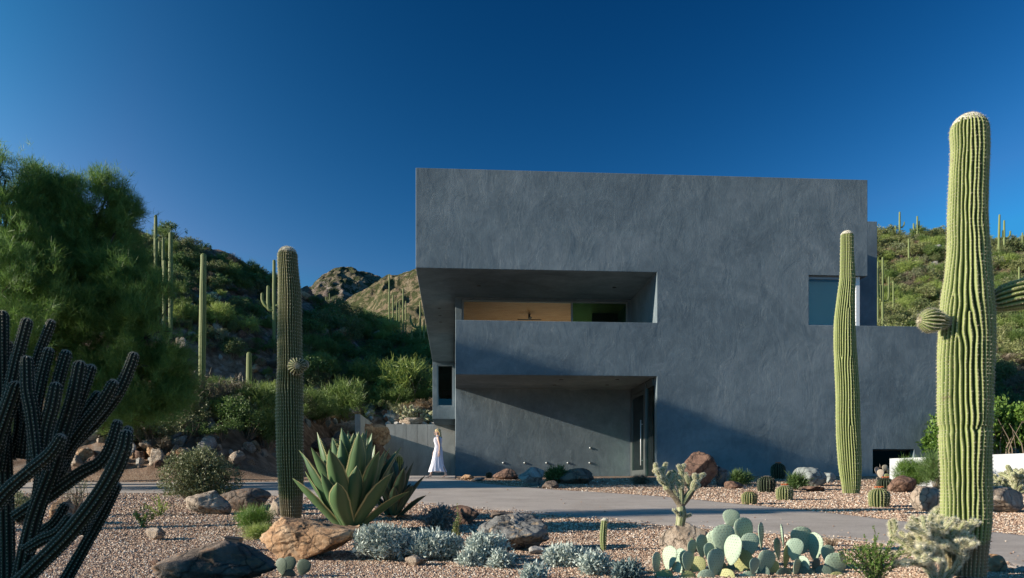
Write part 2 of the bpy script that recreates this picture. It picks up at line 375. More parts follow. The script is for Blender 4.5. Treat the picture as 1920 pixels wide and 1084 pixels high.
# driveway: two edges read off the ground, draped on it
def ground_px(px, py):
    yy = np.arange(5, 27.01, .02); p = -np.interp(yy, GY, GZ) * F / yy
    Y = float(np.interp(-(py - HY), -p, yy)); return ((px - CX) / F * Y, Y)
up = [(-260, 905.5), (0, 905), (300, 905), (520, 904), (640, 902), (722, 898.5), (790, 898), (853, 899), (900, 905), (1000, 915), (1200, 928.5), (1400, 947), (1600, 968), (1780, 990), (1960, 1010), (2300, 1050)]
dn = [(-260, 926), (0, 925), (250, 925), (430, 927), (560, 932), (660, 936), (740, 941), (800, 947), (870, 953), (1000, 963), (1225, 984), (1400, 998), (1600, 1014), (1790, 1040), (1900, 1066), (1990, 1095)]
ua = spline(np.array([ground_px(*p) for p in up]), 260); da = spline(np.array([ground_px(*p) for p in dn]), 260)
K = 26; t = np.linspace(0, 1, K)[None, :, None]; G = ua[:, None] * (1 - t) + da[:, None] * t
V = np.concatenate([G, (T(G[..., 0], G[..., 1]) + .022)[..., None]], -1); n_ = len(ua); I = np.arange(n_ * K).reshape(n_, K)
V[:, 0, 2] -= .03; V[:, -1, 2] -= .03
Q = np.stack([I[:-1, :-1], I[:-1, 1:], I[1:, 1:], I[1:, :-1]], -1).reshape(-1, 4)
mb = MB(); mb.add(V, Q)
# the branch that runs back along the house
b0 = ua[(ua[:, 1] > 25.0) | (False)]
yy = np.linspace(25.4, 52.2, 110)[:, None]; xx0 = -yy * .150 - .0; xx1 = -1.87 - (yy - 27) * .07 - .02
xs = xx0 + (xx1 - xx0) * np.linspace(0, 1, 14)[None]; yg = yy + xs * 0
V = np.stack([xs, yg, T(xs, yg) + .018], -1); I = np.arange(V.shape[0] * 14).reshape(-1, 14)
mb.add(V, np.stack([I[:-1, :-1], I[:-1, 1:], I[1:, 1:], I[1:, :-1]], -1).reshape(-1, 4))
tag(mb.build('driveway', M_DRIVE, smooth=True), kind='structure')
ROAD = np.vstack([ua, da[::-1]])
def in_road(x, y):
    c = np.zeros(x.shape, bool); P = ROAD; j = len(P) - 1
    for i in range(len(P)):
        yi, yj, xi, xj = P[i, 1], P[j, 1], P[i, 0], P[j, 0]
        if yi != yj: c ^= ((yi > y) != (yj > y)) & (x < (xj - xi) * (y - yi) / (yj - yi) + xi)
        j = i
    return c
# loose pebbles
def pebbles():
    N = 420000
    u = rng.random(N); Y = 6.2 / (1 - u * (1 - 6.2 / 26)); x = (rng.random(N) * 2 - 1) * (Y * .66 + .3)
    # 1/Y^2 density already follows from u; keep off the drive and out of the house
    k = (~in_road(x + rng.normal(size=N) * .05, Y + rng.normal(size=N) * .05) | (rng.random(N) < .0012)) & (hillmask(x, Y) < .3) & ~((Y > 24.8) & (x < -1.9) & (x > -9)) & (Y < 27 + x * .07)
    x, Y = x[k], Y[k]; n = len(x)
    sz = (rng.random(n) ** 1.8 * .011 + .006) * np.clip(Y / 9, 1, 1.7)
    O = np.array([(1, 0, 0), (0, 1, 0), (-1, 0, 0), (0, -1, 0), (.1, .1, 1), (0, 0, -.6)], float)
    B = O[None] * (1 + .5 * (rng.random((n, 6, 1)) - .5)) + .3 * (rng.random((n, 6, 3)) - .5)
    B *= (sz[:, None] * np.stack([np.ones(n), .65 + .5 * rng.random(n), .45 + .35 * rng.random(n)], 1))[:, None]
    a = rng.random(n) * 6.28; c, s_ = np.cos(a)[:, None], np.sin(a)[:, None]
    V = np.stack([B[..., 0] * c - B[..., 1] * s_, B[..., 0] * s_ + B[..., 1] * c, B[..., 2]], -1)
    V += np.stack([x, Y, np.interp(Y, GY, GZ) + sz * .25 + in_road(x, Y) * .024], -1)[:, None]
    f = np.array([(0, 1, 4), (1, 2, 4), (2, 3, 4), (3, 0, 4), (1, 0, 5), (2, 1, 5), (3, 2, 5), (0, 3, 5)])
    Fc = (f[None] + 6 * np.arange(n)[:, None, None]).reshape(-1, 3)
    m, nn, b = newmat('pebble'); g = nn.nodes.new('ShaderNodeNewGeometry')
    col = ramp(nn, g.outputs['Random Per Island'], [(0, (.13, .075, .05)), (.25, (.34, .21, .145)), (.55, (.50, .345, .24)), (.8, (.60, .45, .33)), (.93, (.70, .60, .48)), (1, (.8, .76, .68))])
    nn.links.new(col, b.inputs['Base Color']); b.inputs['Roughness'].default_value = .85
    tag(link('gravel', npmesh('gravel', V.reshape(-1, 3), [Fc], m)), 'loose pinkish brown gravel covering the cactus garden beds', 'gravel', kind='stuff')
pebbles()

# ---------------------------------------------------------------- distant mountains
def mountain(name, pts, Y0, front, back, nzamp, mat, seed, floor=-20):
    pts = np.array(pts, float); px = np.linspace(pts[0, 0], pts[-1, 0], 420); py = np.interp(px, pts[:, 0], pts[:, 1])
    v = np.r_[np.linspace(-1, 0, 110), np.linspace(0, 1, 14)[1:]]
    X = ((px - CX) / F * Y0)[None] + v[:, None] * 0; Yv = Y0 + np.where(v < 0, v * front, v * back)[:, None] + X * 0
    top = ((HY - py) / F * Y0)[None]
    z = floor + (top - floor) * (1 - np.abs(v)[:, None] ** 1.25)
    k = 1 / nzamp; r = 1 - np.abs(fbm(X * k * .35, Yv * k * .35, 1.3, 6, seed)) * 2
    z = z + (r - .6) * nzamp * (1 - .93 * np.exp(-(v / .05) ** 2))[:, None] * np.where(v < 0, 1, .3)[:, None] + fbm(X * k * 2.5, Yv * k * 2.5, 0, 4, seed + 5) * nzamp * .12
    I = np.arange(z.size).reshape(z.shape); Q = np.stack([I[:-1, :-1], I[:-1, 1:], I[1:, 1:], I[1:, :-1]], -1).reshape(-1, 4)
    tag(link(name, npmesh(name, np.stack([X, Yv, z], -1), [Q], mat, True)), kind='structure')
def mtmat(name, rock, veg, dry, sc, cover):
    m, n, b = newmat(name); v = coords(n)
    c1 = ramp(n, noise(n, v, .05 * sc, 10, .75, 1), [(.35, rock[0]), (.5, rock[1]), (.62, rock[2])])
    c1 = mixc(n, ramp(n, noise(n, v, .008 * sc, 6, .6), [(.45, (0, 0, 0)), (.6, (1, 1, 1))]), c1, dry)
    f = noise(n, v, .13 * sc, 6, .8); c = mixc(n, ramp(n, f, [(cover, (0, 0, 0)), (cover + .06, (1, 1, 1))]), c1, veg)
    n.links.new(c, b.inputs['Base Color']); b.inputs['Roughness'].default_value = .95; b.inputs['Specular IOR Level'].default_value = .1
    bump(n, b, noise(n, v, .1 * sc, 8, .8), 1, 9 / sc); return m
MR = [(.16, .12, .10), (.32, .25, .21), (.5, .44, .39)]
mountain('mountain', [(430, 590), (520, 556), (570, 542), (598, 538), (615, 522), (628, 514), (655, 508), (672, 509), (700, 517), (722, 527), (745, 539), (800, 560), (900, 590)], 620, 260, 200, 15, mtmat('crag_rock', MR, (.07, .085, .04), (.30, .25, .17), 1.0, .465), 21)
mountain('hills', [(540, 640), (600, 612), (640, 585), (690, 556), (740, 523), (762, 515), (785, 507), (830, 490), (900, 470), (1000, 480), (1200, 520)], 330, 150, 120, 10, mtmat('grass_hill', [(.22, .14, .11), (.36, .27, .19), (.46, .38, .28)], (.10, .115, .05), (.32, .26, .15), 2.0, .455), 33)

# ---------------------------------------------------------------- the house
Yh = 27.0; X0 = (854 - CX) / F * Yh; ZB = .30
ca, sa = math.cos(ALPHA), math.sin(ALPHA)
def S_of(px, d=0): k = (px - CX) / F; return (k * (Yh + d * ca) - X0 + d * sa) / (ca - k * sa)
def HW(s, d, z): return Vector((X0 + s * ca - d * sa, Yh + s * sa + d * ca, z))
house = thing('concrete_house', 'dark blue-grey stucco house with a cantilevered upper box over recessed balcony and entry', 'house', (X0, Yh, ZB), ALPHA)
ZS, ZT, ZP, ZL = 7.197, 10.51, 5.49, 3.68
solids = [(-1.31, 14.15, 0, 25.1, ZS, ZT, 1), (0, 14.15, 4.1, 25.1, ZP, ZS, 1), (6.79, 12.07, 0, 4.1, ZP, ZS, 1),
          (6.79, 17.55, 0, 12, -.6, ZP, 1), (0, 6.79, 3.85, 25.1, -.6, ZP, 1), (0, 6.79, 0, 3.85, ZL, 4.3, 1),
          (0, 6.79, 0, .22, 4.3, ZP, 1), (0, .18, .22, 4.1, 4.3, ZP, 1), (14.15, 17.55, 5.7, 12, ZP, 11.0, 1), (-1.31, 0, 20.4, 25.1, 3.85, ZS, 1),
          (6.79, 14.15, 4.1, 4.3, ZP, ZS, 1),
          (.25, 6.68, 4.1, 12, 4.3, 7.12, 0), (0, .25, 5.0, 11.6, 4.7, 7.12, 0), (12.07, 14.15, 0, 4.2, ZP, ZS, 0), (14.34, 15.81, 0, .34, .40, 1.24, 0),
          (6.79, 8.4, .35, 3.85, .30, 3.5, 0), (-1.05, -.12, 20.4, 24, 4.59, 7.0, 0), (.25, 1.0, 4.1, 4.11, 4.3, 7.12, 0)]
solids = [s for s in solids]
def union(sol):
    B = [sorted({v for s in sol for v in s[2 * k:2 * k + 2]}) for k in range(3)]
    occ = np.zeros([len(b) + 1 for b in B], bool)
    for s in sol:
        ix = [slice(B[k].index(s[2 * k]) + 1, B[k].index(s[2 * k + 1]) + 1) for k in range(3)]
        occ[ix[0], ix[1], ix[2]] = bool(s[6])
    vid = {}; V = []; Fc = []
    def vi(p):
        if p not in vid: vid[p] = len(V); V.append((B[0][p[0]], B[1][p[1]], B[2][p[2]] - ZB))
        return vid[p]
    for i in range(1, occ.shape[0] - 1):
        for j in range(1, occ.shape[1] - 1):
            for k in range(1, occ.shape[2] - 1):
                if not occ[i, j, k]: continue
                a, b, c = (i - 1, i), (j - 1, j), (k - 1, k)
                if not occ[i - 1, j, k]: Fc.append([(a[0], b[0], c[0]), (a[0], b[0], c[1]), (a[0], b[1], c[1]), (a[0], b[1], c[0])])
                if not occ[i + 1, j, k]: Fc.append([(a[1], b[0], c[0]), (a[1], b[1], c[0]), (a[1], b[1], c[1]), (a[1], b[0], c[1])])
                if not occ[i, j - 1, k]: Fc.append([(a[0], b[0], c[0]), (a[1], b[0], c[0]), (a[1], b[0], c[1]), (a[0], b[0], c[1])])
                if not occ[i, j + 1, k]: Fc.append([(a[0], b[1], c[0]), (a[0], b[1], c[1]), (a[1], b[1], c[1]), (a[1], b[1], c[0])])
                if not occ[i, j, k - 1]: Fc.append([(a[0], b[0], c[0]), (a[0], b[1], c[0]), (a[1], b[1], c[0]), (a[1], b[0], c[0])])
                if not occ[i, j, k + 1]: Fc.append([(a[0], b[0], c[1]), (a[1], b[0], c[1]), (a[1], b[1], c[1]), (a[0], b[1], c[1])])
    Fi = [[vi(p) for p in f] for f in Fc]; return np.array(V), np.array(Fi)
V, Fi = union(solids); me = npmesh('wall', V, [Fi], M_STUCCO)
import bmesh
bm = bmesh.new(); bm.from_mesh(me); bmesh.ops.dissolve_limit(bm, angle_limit=.01, verts=bm.verts, edges=bm.edges); bm.to_mesh(me); bm.free()
wall = link('wall', me, house)
bv = wall.modifiers.new('bevel', 'BEVEL'); bv.width = .014; bv.segments = 2; bv.limit_method = 'ANGLE'
def hb(name, boxes, mat, parent=house, label=None):
    mb = MB()
    for (s0, s1, d0, d1, z0, z1) in boxes: mb.box((s0, d0, z0 - ZB), (s1, d1, z1 - ZB))
    o = mb.build(name, mat, parent)
    if label: o['label'] = label
    return o
def frame_boxes(s0, s1, z0, z1, d0, d1, w_, w2=None):
    w2 = w2 or w_
    return [(s0, s0 + w_, d0, d1, z0, z1), (s1 - w_, s1, d0, d1, z0, z1), (s0 + w_, s1 - w_, d0, d1, z0, z0 + w2), (s0 + w_, s1 - w_, d0, d1, z1 - w2, z1)]
# balcony glazing
mA, mB_, mC = .3, 4.50, 6.60
wf = hb('window', frame_boxes(.255, 6.675, 4.32, 7.115, 4.16, 4.26, .06), M_ALU)
hb('mullion', [(mB_ - .035, mB_ + .035, 4.165, 4.255, 4.38, 7.055)], M_ALU, wf)
hb('pane', [(.315, mB_ - .035, 4.2, 4.21, 4.38, 7.055)], M_GLASS, wf)
hb('pane', [(mB_ + .035, 6.615, 4.2, 4.21, 4.38, 7.055)], M_GREENREFL, wf)
hb('ceiling', [(.262, 6.668, 4.3, 11.99, 7.07, 7.105)], M_WOOD)
hb('floor', [(.262, 6.668, 4.3, 11.99, 4.305, 4.33)], plain('pale_floor', (.6, .55, .48), .4))
hb('room_wall', [(.262, 6.668, 11.93, 11.985, 4.34, 7.06)], M_ROOM)
hb('green_backing', [(5.6, 6.66, 6.0, 6.1, 4.34, 7.06)], plain('green_reflection_backing', (.03, .07, .03), .6))  # dark green slab deepening the pane's painted plant reflection
sg = hb('window', frame_boxes(5.0, 11.6, 4.71, 7.11, 0, .06, .05) and [(.1, .16, 5.005, 5.06, 4.71, 7.11), (.1, .16, 11.54, 11.595, 4.71, 7.11), (.1, .16, 5.06, 11.54, 4.71, 4.76), (.1, .16, 8.27, 8.33, 4.76, 7.11)], M_ALU)
fan = hb('ceiling_fan', [(3.0, 3.08, 6.3, 6.36, 6.84, 7.065)], M_DARK)
hb('blade', [(2.55, 3.53, 6.28, 6.38, 6.82, 6.838)], M_DARK, fan)
hb('blade', [(2.98, 3.10, 5.8, 6.27, 6.82, 6.838)], M_DARK, fan)
# corner window upstairs right
cw = hb('window', [(12.075, 13.80, .14, .22, ZS - .10, ZS - .004), (12.075, 13.80, .14, .22, ZP + .003, ZP + .045), (12.075, 12.11, .14, .22, ZP + .045, ZS - .10)], M_ALU)
hb('corner_post', [(13.80, 13.93, .12, .25, ZP + .003, ZS - .004)], M_ALUW, cw)
hb('side_rail', [(13.82, 13.90, .25, 4.1, ZS - .09, ZS - .004), (13.82, 13.90, .25, 4.1, ZP + .003, ZP + .04)], M_ALUW, cw)
hb('pane', [(12.11, 13.80, .175, .185, ZP + .045, ZS - .10)], M_GLASS, cw)
hb('reflection_sheet', [(12.13, 13.78, .42, .43, ZP + .02, ZS - .11)], plain('pale_sky_reflection', (.85, .86, .86), .9), cw)  # added pale sheet standing in for the sky reflected in this window
hb('pane', [(13.855, 13.865, .25, 4.1, ZP + .04, ZS - .09)], M_GLASS, cw)
hb('room_wall', [(12.075, 12.10, .24, 4.19, ZP + .01, ZS - .01), (12.10, 13.8, 4.15, 4.19, ZP + .01, ZS - .01)], plain('white_room', (.75, .77, .78), .8))
hb('ceiling', [(12.11, 13.8, .24, 4.14, ZS - .05, ZS - .01)], plain('white_ceiling', (.8, .8, .8), .8))
# low window
lw = hb('window', frame_boxes(14.345, 15.805, .405, 1.235, .26, .32, .04), M_DARK)
hb('pane', [(14.385, 15.765, .285, .295, .445, 1.195)], glassmat('dark_glass', (.05, .06, .06), 0, 1.2), lw)
# bay window
bw = hb('window', frame_boxes(-1.045, -.125, 4.595, 6.995, 20.42, 20.5, .06), M_ALU)
hb('pane', [(-.985, -.185, 20.45, 20.46, 4.655, 6.935)], M_GREENREFL, bw)
hb('armchair', [(-.8, -.2, 21.2, 21.9, 4.6, 5.1), (-.8, -.2, 21.9, 22.1, 4.6, 5.7)], plain('red_fabric', (.4, .03, .03), .8), bw)
# glazed entry in the side of the recess
ent = hb('door', [(6.72, 6.80, 3.72, 3.84, .31, 3.66), (6.73, 6.79, 3.6, 3.72, .31, 3.4), (6.73, 6.79, 1.55, 1.72, .31, 3.4), (6.73, 6.79, 1.72, 3.6, .31, .56), (6.73, 6.79, 1.72, 3.6, 3.28, 3.4), (6.70, 6.80, 1.32, 1.5, .31, 3.66), (6.73, 6.79, .36, 3.71, 3.42, 3.66)], M_ALUD)
hb('pane', [(6.755, 6.765, 1.72, 3.6, .56, 3.28)], M_GREENREFL, ent)
hb('pane', [(6.755, 6.765, .36, 1.32, .31, 3.42)], M_GREENREFL, ent)
mb = MB(); tube(mb, [(6.66, 1.84, .42), (6.66, 1.84, 2.05)], .016, 10); tube(mb, [(6.66, 1.84, .6), (6.74, 1.84, .6)], .01, 6); tube(mb, [(6.66, 1.84, 1.9), (6.74, 1.84, 1.9)], .01, 6)
mb.build('handle', M_ALUW, ent, True)
hb('threshold', [(6.5, 8.3, .4, 3.84, .27, .306)], M_CONC)
# downlights
def disc(mb, c, r, ax, t=.012, seg=20):
    a = np.array(c, float); d = np.zeros(3); d[ax] = t; tube(mb, [a, a + d], r, seg)
dl = MB(); disc(dl, (0, 0, -.010), .07, 2); dlm = dl.mesh('downlight', M_DARK)
for px, py, z, d in [(898, 536, ZS, None), (1152, 539, ZS, None), (824, 578.5, ZS, None), (825, 592, ZS, None), (826, 604, ZS, None), (1052, 711.5, ZL, None), (1157, 711.5, ZL, None), (1040, 722, ZL, None), (1138, 722, ZL, None)]:
    Y = z * F / (HY - py); x = (px - CX) / F * Y; s_ = (x - X0) * ca + (Y - Yh) * sa; d_ = -(x - X0) * sa + (Y - Yh) * ca
    link('downlight', dlm, house, (s_, d_, z - ZB - .002))
# small round wall lights near the foot of the entry wall
wl = MB(); tube(wl, [(0, 0, 0), (0, -.018, 0)], .045, 16); tube(wl, [(0, -.018, 0), (0, -.03, .0)], .028, 12); wlm = wl.mesh('wall_light', M_ALU, True)
for px, py in [(944, 868), (984, 868), (1025, 868), (1065, 868), (1106, 868), (1107, 840)]:
    s_ = S_of(px, 3.85); Y = Yh + s_ * sa + 3.85 * ca; link('wall_light', wlm, house, (s_, 3.848, (HY - py) / F * Y - ZB))
mb = MB(); mb.box((12.3, .6, ZP - ZB), (12.52, .82, ZP - ZB + .3))
vs = thing('potted_plant', 'small dark houseplant in a pale pot behind the corner window', 'plant', HW(12.28, .6, ZP), ALPHA)
mb = MB(); mb.box((-.09, -.09, 0), (.09, .09, .28)); mb.build('pot', plain('aqua_pot', (.35, .5, .5), .5), vs)

# retaining wall with panel joints
rw = thing('retaining_wall', 'grey board-formed concrete retaining wall behind the walking woman', 'wall', HW(-4.4, 25.1, .3), ALPHA)
mb = MB(); e = [0, .58, 1.28, 1.98, 2.65, 3.36, 4.09]; e2 = [0, .58, 1.28, 1.98, 2.65, 3.36, 4.39]
for a, b in zip(e2[:-1], e2[1:]): mb.box((a + .012, 0, -.5), (b - .012, .25, 3.59))
mb.box((0.02, .03, -.5), (4.38, .22, 3.56)); mb.box((0, -14, -.5), (-.25, .24, 3.0))
mb.build('panel', M_CONC, rw)
# pale garden wall on the right
gw = thing('garden_wall', 'low pale plaster garden wall behind the right-hand cacti', 'wall', (0, 0, 0))
A = W(1668, 860, 23.2); Bq = W(1925, 847.5, 19.3); d = (Bq - A).normalized(); n_ = Vector((-d.y, d.x, 0)).normalized() * .22
Bq = A + d * 12
mb = MB(); V = [A, Bq, Bq + n_, A + n_]; V = [(v.x, v.y, A.z) for v in V] + [(v.x, v.y, -1) for v in V]
mb.add(V, [(0, 1, 2, 3), (0, 4, 5, 1), (1, 5, 6, 2), (2, 6, 7, 3), (3, 7, 4, 0)]); mb.build('wall', M_WHITE, gw)
# ---------------------------------------------------------------- ribbed cactus stems
def ribbed(P, N, depth, ds=.02, per=8, dis=(), wander=.25, lump=.03, seed=0, dome=1.0, foot=None, base_dome=False, fine=1.0, pw=.8):
    """P rows x,y,z,r. returns V, quads, crest, areoles(pos, out, up)"""
    A = spline(P, 200); l = np.r_[0, np.cumsum(np.linalg.norm(np.diff(A[:, :3], axis=0), axis=1))]; Lt = l[-1]
    rt = A[-1, 3]; rb = A[0, 3]
    u0 = rb * .9 if base_dome else 0
    um = np.arange(u0, Lt - rt * dome, ds); ph = np.linspace(0, np.pi / 2, max(8, int(rt * 1.6 / ds)))
    ud = Lt - rt * dome + rt * dome * np.sin(ph)
    sc_ = np.r_[np.ones(len(um)), np.cos(ph)]; u = np.r_[um, ud]
    if base_dome:
        ph2 = np.linspace(-np.pi / 2, 0, 10, endpoint=False); u = np.r_[u0 + rb * .9 * np.sin(ph2), u]; sc_ = np.r_[np.cos(ph2), sc_]
    Q_ = np.stack([np.interp(u, l, A[:, k]) for k in range(4)], 1)
    _, _, _ = 0, 0, 0
    Tn, Nn, Bn = frames(A[:, :3]); Tn, Nn, Bn = [nrm(np.stack([np.interp(u, l, X[:, k]) for k in range(3)], 1)) for X in (Tn, Nn, Bn)]
    M = N * per; th = np.linspace(0, 2 * np.pi, M, endpoint=False)[None]; uu = u[:, None]
    wv = wander * (fbm(np.cos(th) * 1.6 + seed, np.sin(th) * 1.6, uu * 2.2, 3, seed) * 2.2) + wander * .8 * vnoise(np.cos(th) * 4, np.sin(th) * 4, uu * 7 + seed, seed + 3)
    phi = N * th + wv * 3
    for (a, ud_, sg) in dis:
        dth = (th - a + np.pi) % (2 * np.pi) - np.pi
        phi = phi + sg * (dth / 2 + np.arctan2(3.5 * (uu - ud_), 2 * np.tan(dth / 2 + 1e-6)))
    c = np.abs(np.cos(phi / 2)); crest = c ** pw
    lp = 1 + lump * (fbm(np.cos(th) * 1.2 + seed * 3, np.sin(th) * 1.2, uu * 1.6, 3, seed + 9) * 2)
    r = (Q_[:, 3] * sc_)[:, None] * lp * (1 - depth * (1 - crest))
    V = Q_[:, None, :3] + r[..., None] * (np.cos(th)[..., None] * Nn[:, None] + np.sin(th)[..., None] * Bn[:, None])
    n = len(u); I = np.arange(n * M).reshape(n, M); J = np.roll(I, -1, 1)
    Q = np.stack([I[:-1], J[:-1], J[1:], I[1:]], -1).reshape(-1, 4)
    mx = (c > np.roll(c, 1, 1)) & (c >= np.roll(c, -1, 1)) & (c > .9)
    out = nrm(V - Q_[:, None, :3])
    return V, Q, crest, (V, out, mx, u, Tn)
def stem_mesh(mb_list, P, N, depth, spine_step=.024, nsp=4, slen=.03, sw=.0011, spines=None, **k):
    V, Q, cr, (Vg, out, mx, u, Tn) = ribbed(P, N, depth, **k)
    mb_list.append((V.reshape(-1, 3), Q, cr.ravel()))
    if spines is not None:
        rows = []; last = -9
        for i, x in enumerate(u):
            if x - last >= spine_step or i > len(u) - 6: rows.append(i); last = x
        rows = np.array(rows); i, j = np.nonzero(mx[rows]); i = rows[i]
        p = Vg[i, j]; o = out[i, j]; t = Tn[i]; s_ = np.cross(t, o)
        add_spines(spines, p, o, t, s_, nsp, slen, sw)
def add_spines(sp, p, o, t, s_, nsp, slen, sw, spread=1.0, pad=.004):
    n = len(p)
    if not n: return
    for q in range(nsp):
        a = rng.random(n) * 6.28; sprd = spread * (.5 + .7 * rng.random(n))[:, None]
        d = nrm(o + sprd * (np.cos(a)[:, None] * t + np.sin(a)[:, None] * s_)); ln = (slen * (.5 + .8 * rng.random(n)))[:, None]
        side = nrm(np.cross(d, np.array([.3, -1, .2]) + .2 * rng.normal(size=(n, 3))))
        b = p - o * .002
        V = np.stack([b + side * sw, b - side * sw, b + d * ln], 1); sp.add(V, None, np.arange(3 * n).reshape(n, 3))
    if pad:       # woolly areole: a small diamond standing on the rib
        b = p + o * .0015
        V = np.stack([b + t * pad, b + s_ * pad, b - t * pad, b - s_ * pad, b + o * pad], 1)
        k = 5 * np.arange(n)[:, None]; sp.add(V, None, np.concatenate([k + np.array([[0, 1, 4]]), k + np.array([[1, 2, 4]]), k + np.array([[2, 3, 4]]), k + np.array([[3, 0, 4]])]))
def skin(name, pieces, mat, parent=None, **k):
    V = np.concatenate([p[0] for p in pieces]); off = np.cumsum([0] + [len(p[0]) for p in pieces[:-1]])
    Q = np.concatenate([p[1] + o for p, o in zip(pieces, off)]); me = npmesh(name, V, [Q], mat, True)
    at = me.attributes.new('crest', 'FLOAT', 'POINT'); at.data.foreach_set('value', np.concatenate([p[2] for p in pieces]).astype(np.float32))
    return link(name, me, parent, **k)

def saguaro(name, label, base, prof, N, group=None, arms=(), dis=(), seed=0, depth=.16, per=8, ds=.02, wander=.25, nsp=4, slen=.03, sw=.0011, spine=True, mat=None, step=.024, lump=.035, pad=.005, cat='cactus', tip=True, wk=1.0):
    """prof rows dx,dz,r relative to base; arms: list of (rows x,y,z,r, N)"""
    t = thing(name, label, cat, base, 0, group)
    P = [(a[0], a[3] if len(a) > 3 else 0, a[1], a[2] * wk) for a in prof]
    pc = []; sp = MB() if spine else None
    stem_mesh(pc, P, N, depth, spines=sp, ds=ds, per=per, dis=dis, wander=wander, seed=seed, nsp=nsp, slen=slen, sw=sw, spine_step=step, lump=lump)
    skin('trunk', pc, mat or M_SAG, t)
    if spine: sp.build('spines', M_SPINE, t)
    if tip and spine:    # pale wool on the crown
        x, y, z, r = spline(P, 50)[-1]; k = 900; a = rng.random(k) * 6.28; e = np.arccos(rng.random(k) * .62 + .38)
        o = np.stack([np.cos(a) * np.sin(e), np.sin(a) * np.sin(e), np.cos(e)], 1); c = np.array([x, y, z - r])
        m2 = MB(); tt = np.cross(o, (0, 0, 1.0001)); tt = nrm(tt); add_spines(m2, c + o * r * .985, o, tt, np.cross(tt, o), 3, slen * .8, sw, 1.2, .006)
        m2.build('crown_wool', plain('pale_wool', (.7, .66, .55), .9), t)
    for q, (AP, AN, kw) in enumerate(arms):
        pc = []; sp = MB() if spine else None
        stem_mesh(pc, AP, AN, depth + .02, spines=sp, ds=kw.pop('ds', ds), per=per, wander=wander * .5, seed=seed + 7 + q, nsp=kw.pop('nsp', nsp), slen=kw.pop('slen', slen), sw=sw, spine_step=kw.pop('step', step), lump=.02, **kw)
        o = skin('arm', pc, mat or M_SAG, t)
        if spine: sp.build('spines', M_SPINE, o)
    return t
def px_prof(pts, Y, base):
    """pts rows: px centre, py, px width -> dx,dz,r relative to base"""
    return [((a - CX) / F * Y - base.x, (HY - b) / F * Y - base.z, w_ / 2 / F * Y) for a, b, w_ in pts]

# the three big garden saguaros
Yr = 7.35; b = at_y(1806, Yr)
pr = px_prof([(1807, 1078, 82), (1808, 1040, 86), (1811, 980, 92), (1812, 900, 93), (1811, 830, 95), (1811, 812, 95), (1810, 803, 89), (1811, 792, 98), (1812, 700, 100), (1813, 620, 101), (1813, 560, 96), (1814, 520, 86), (1815, 470, 76), (1814, 400, 72), (1816, 330, 70), (1818, 280, 69), (1817, 245, 69), (1817, 214, 66)], Yr, b)
def pxp(px, py, r, Y, base, dy=0): v = W(px, py, Y + dy) - base; return (v.x, v.y, v.z, r / F * Y)
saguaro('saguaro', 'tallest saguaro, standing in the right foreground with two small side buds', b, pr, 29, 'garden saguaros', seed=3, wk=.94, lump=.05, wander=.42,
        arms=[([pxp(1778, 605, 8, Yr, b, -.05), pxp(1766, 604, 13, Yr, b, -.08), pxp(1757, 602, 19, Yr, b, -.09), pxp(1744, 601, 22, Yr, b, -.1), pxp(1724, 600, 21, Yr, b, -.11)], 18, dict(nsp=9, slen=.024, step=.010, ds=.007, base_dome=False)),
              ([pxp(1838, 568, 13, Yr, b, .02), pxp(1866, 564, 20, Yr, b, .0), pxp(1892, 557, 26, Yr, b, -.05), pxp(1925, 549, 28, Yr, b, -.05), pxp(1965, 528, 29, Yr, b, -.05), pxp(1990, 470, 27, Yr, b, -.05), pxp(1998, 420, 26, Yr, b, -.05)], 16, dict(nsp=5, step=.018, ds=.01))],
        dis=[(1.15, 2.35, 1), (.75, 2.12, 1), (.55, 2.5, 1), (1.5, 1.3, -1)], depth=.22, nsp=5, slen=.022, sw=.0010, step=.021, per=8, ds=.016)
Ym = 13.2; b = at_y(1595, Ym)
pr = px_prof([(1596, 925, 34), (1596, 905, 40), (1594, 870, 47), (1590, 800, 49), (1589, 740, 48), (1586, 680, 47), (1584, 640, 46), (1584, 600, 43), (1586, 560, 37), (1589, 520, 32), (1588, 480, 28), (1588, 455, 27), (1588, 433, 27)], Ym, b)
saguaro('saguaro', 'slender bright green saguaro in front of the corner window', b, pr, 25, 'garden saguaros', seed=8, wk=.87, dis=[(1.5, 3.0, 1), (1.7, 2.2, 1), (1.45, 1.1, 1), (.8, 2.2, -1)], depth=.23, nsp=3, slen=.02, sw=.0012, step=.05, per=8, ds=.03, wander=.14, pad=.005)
Yl = 12.2; b = at_y(546, Yl)
pr = px_prof([(546, 975, 36), (546, 955, 44), (545, 900, 52), (543, 820, 53), (543, 740, 53), (544, 680, 50), (543, 620, 48), (543, 560, 46), (541, 520, 42), (539, 490, 40), (539, 463, 38)], Yl, b)
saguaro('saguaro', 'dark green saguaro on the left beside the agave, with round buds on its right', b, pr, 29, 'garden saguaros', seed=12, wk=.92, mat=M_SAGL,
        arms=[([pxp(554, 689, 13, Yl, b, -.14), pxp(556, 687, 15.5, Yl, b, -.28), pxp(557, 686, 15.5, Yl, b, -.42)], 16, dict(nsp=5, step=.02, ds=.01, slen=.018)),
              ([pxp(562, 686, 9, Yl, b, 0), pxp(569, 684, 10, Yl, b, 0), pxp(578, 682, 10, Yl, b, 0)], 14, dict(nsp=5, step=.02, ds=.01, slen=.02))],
        depth=.21, nsp=4, slen=.028, sw=.0013, step=.036, per=8, ds=.025, wander=.2, dis=[(1.2, 1.9, 1)])

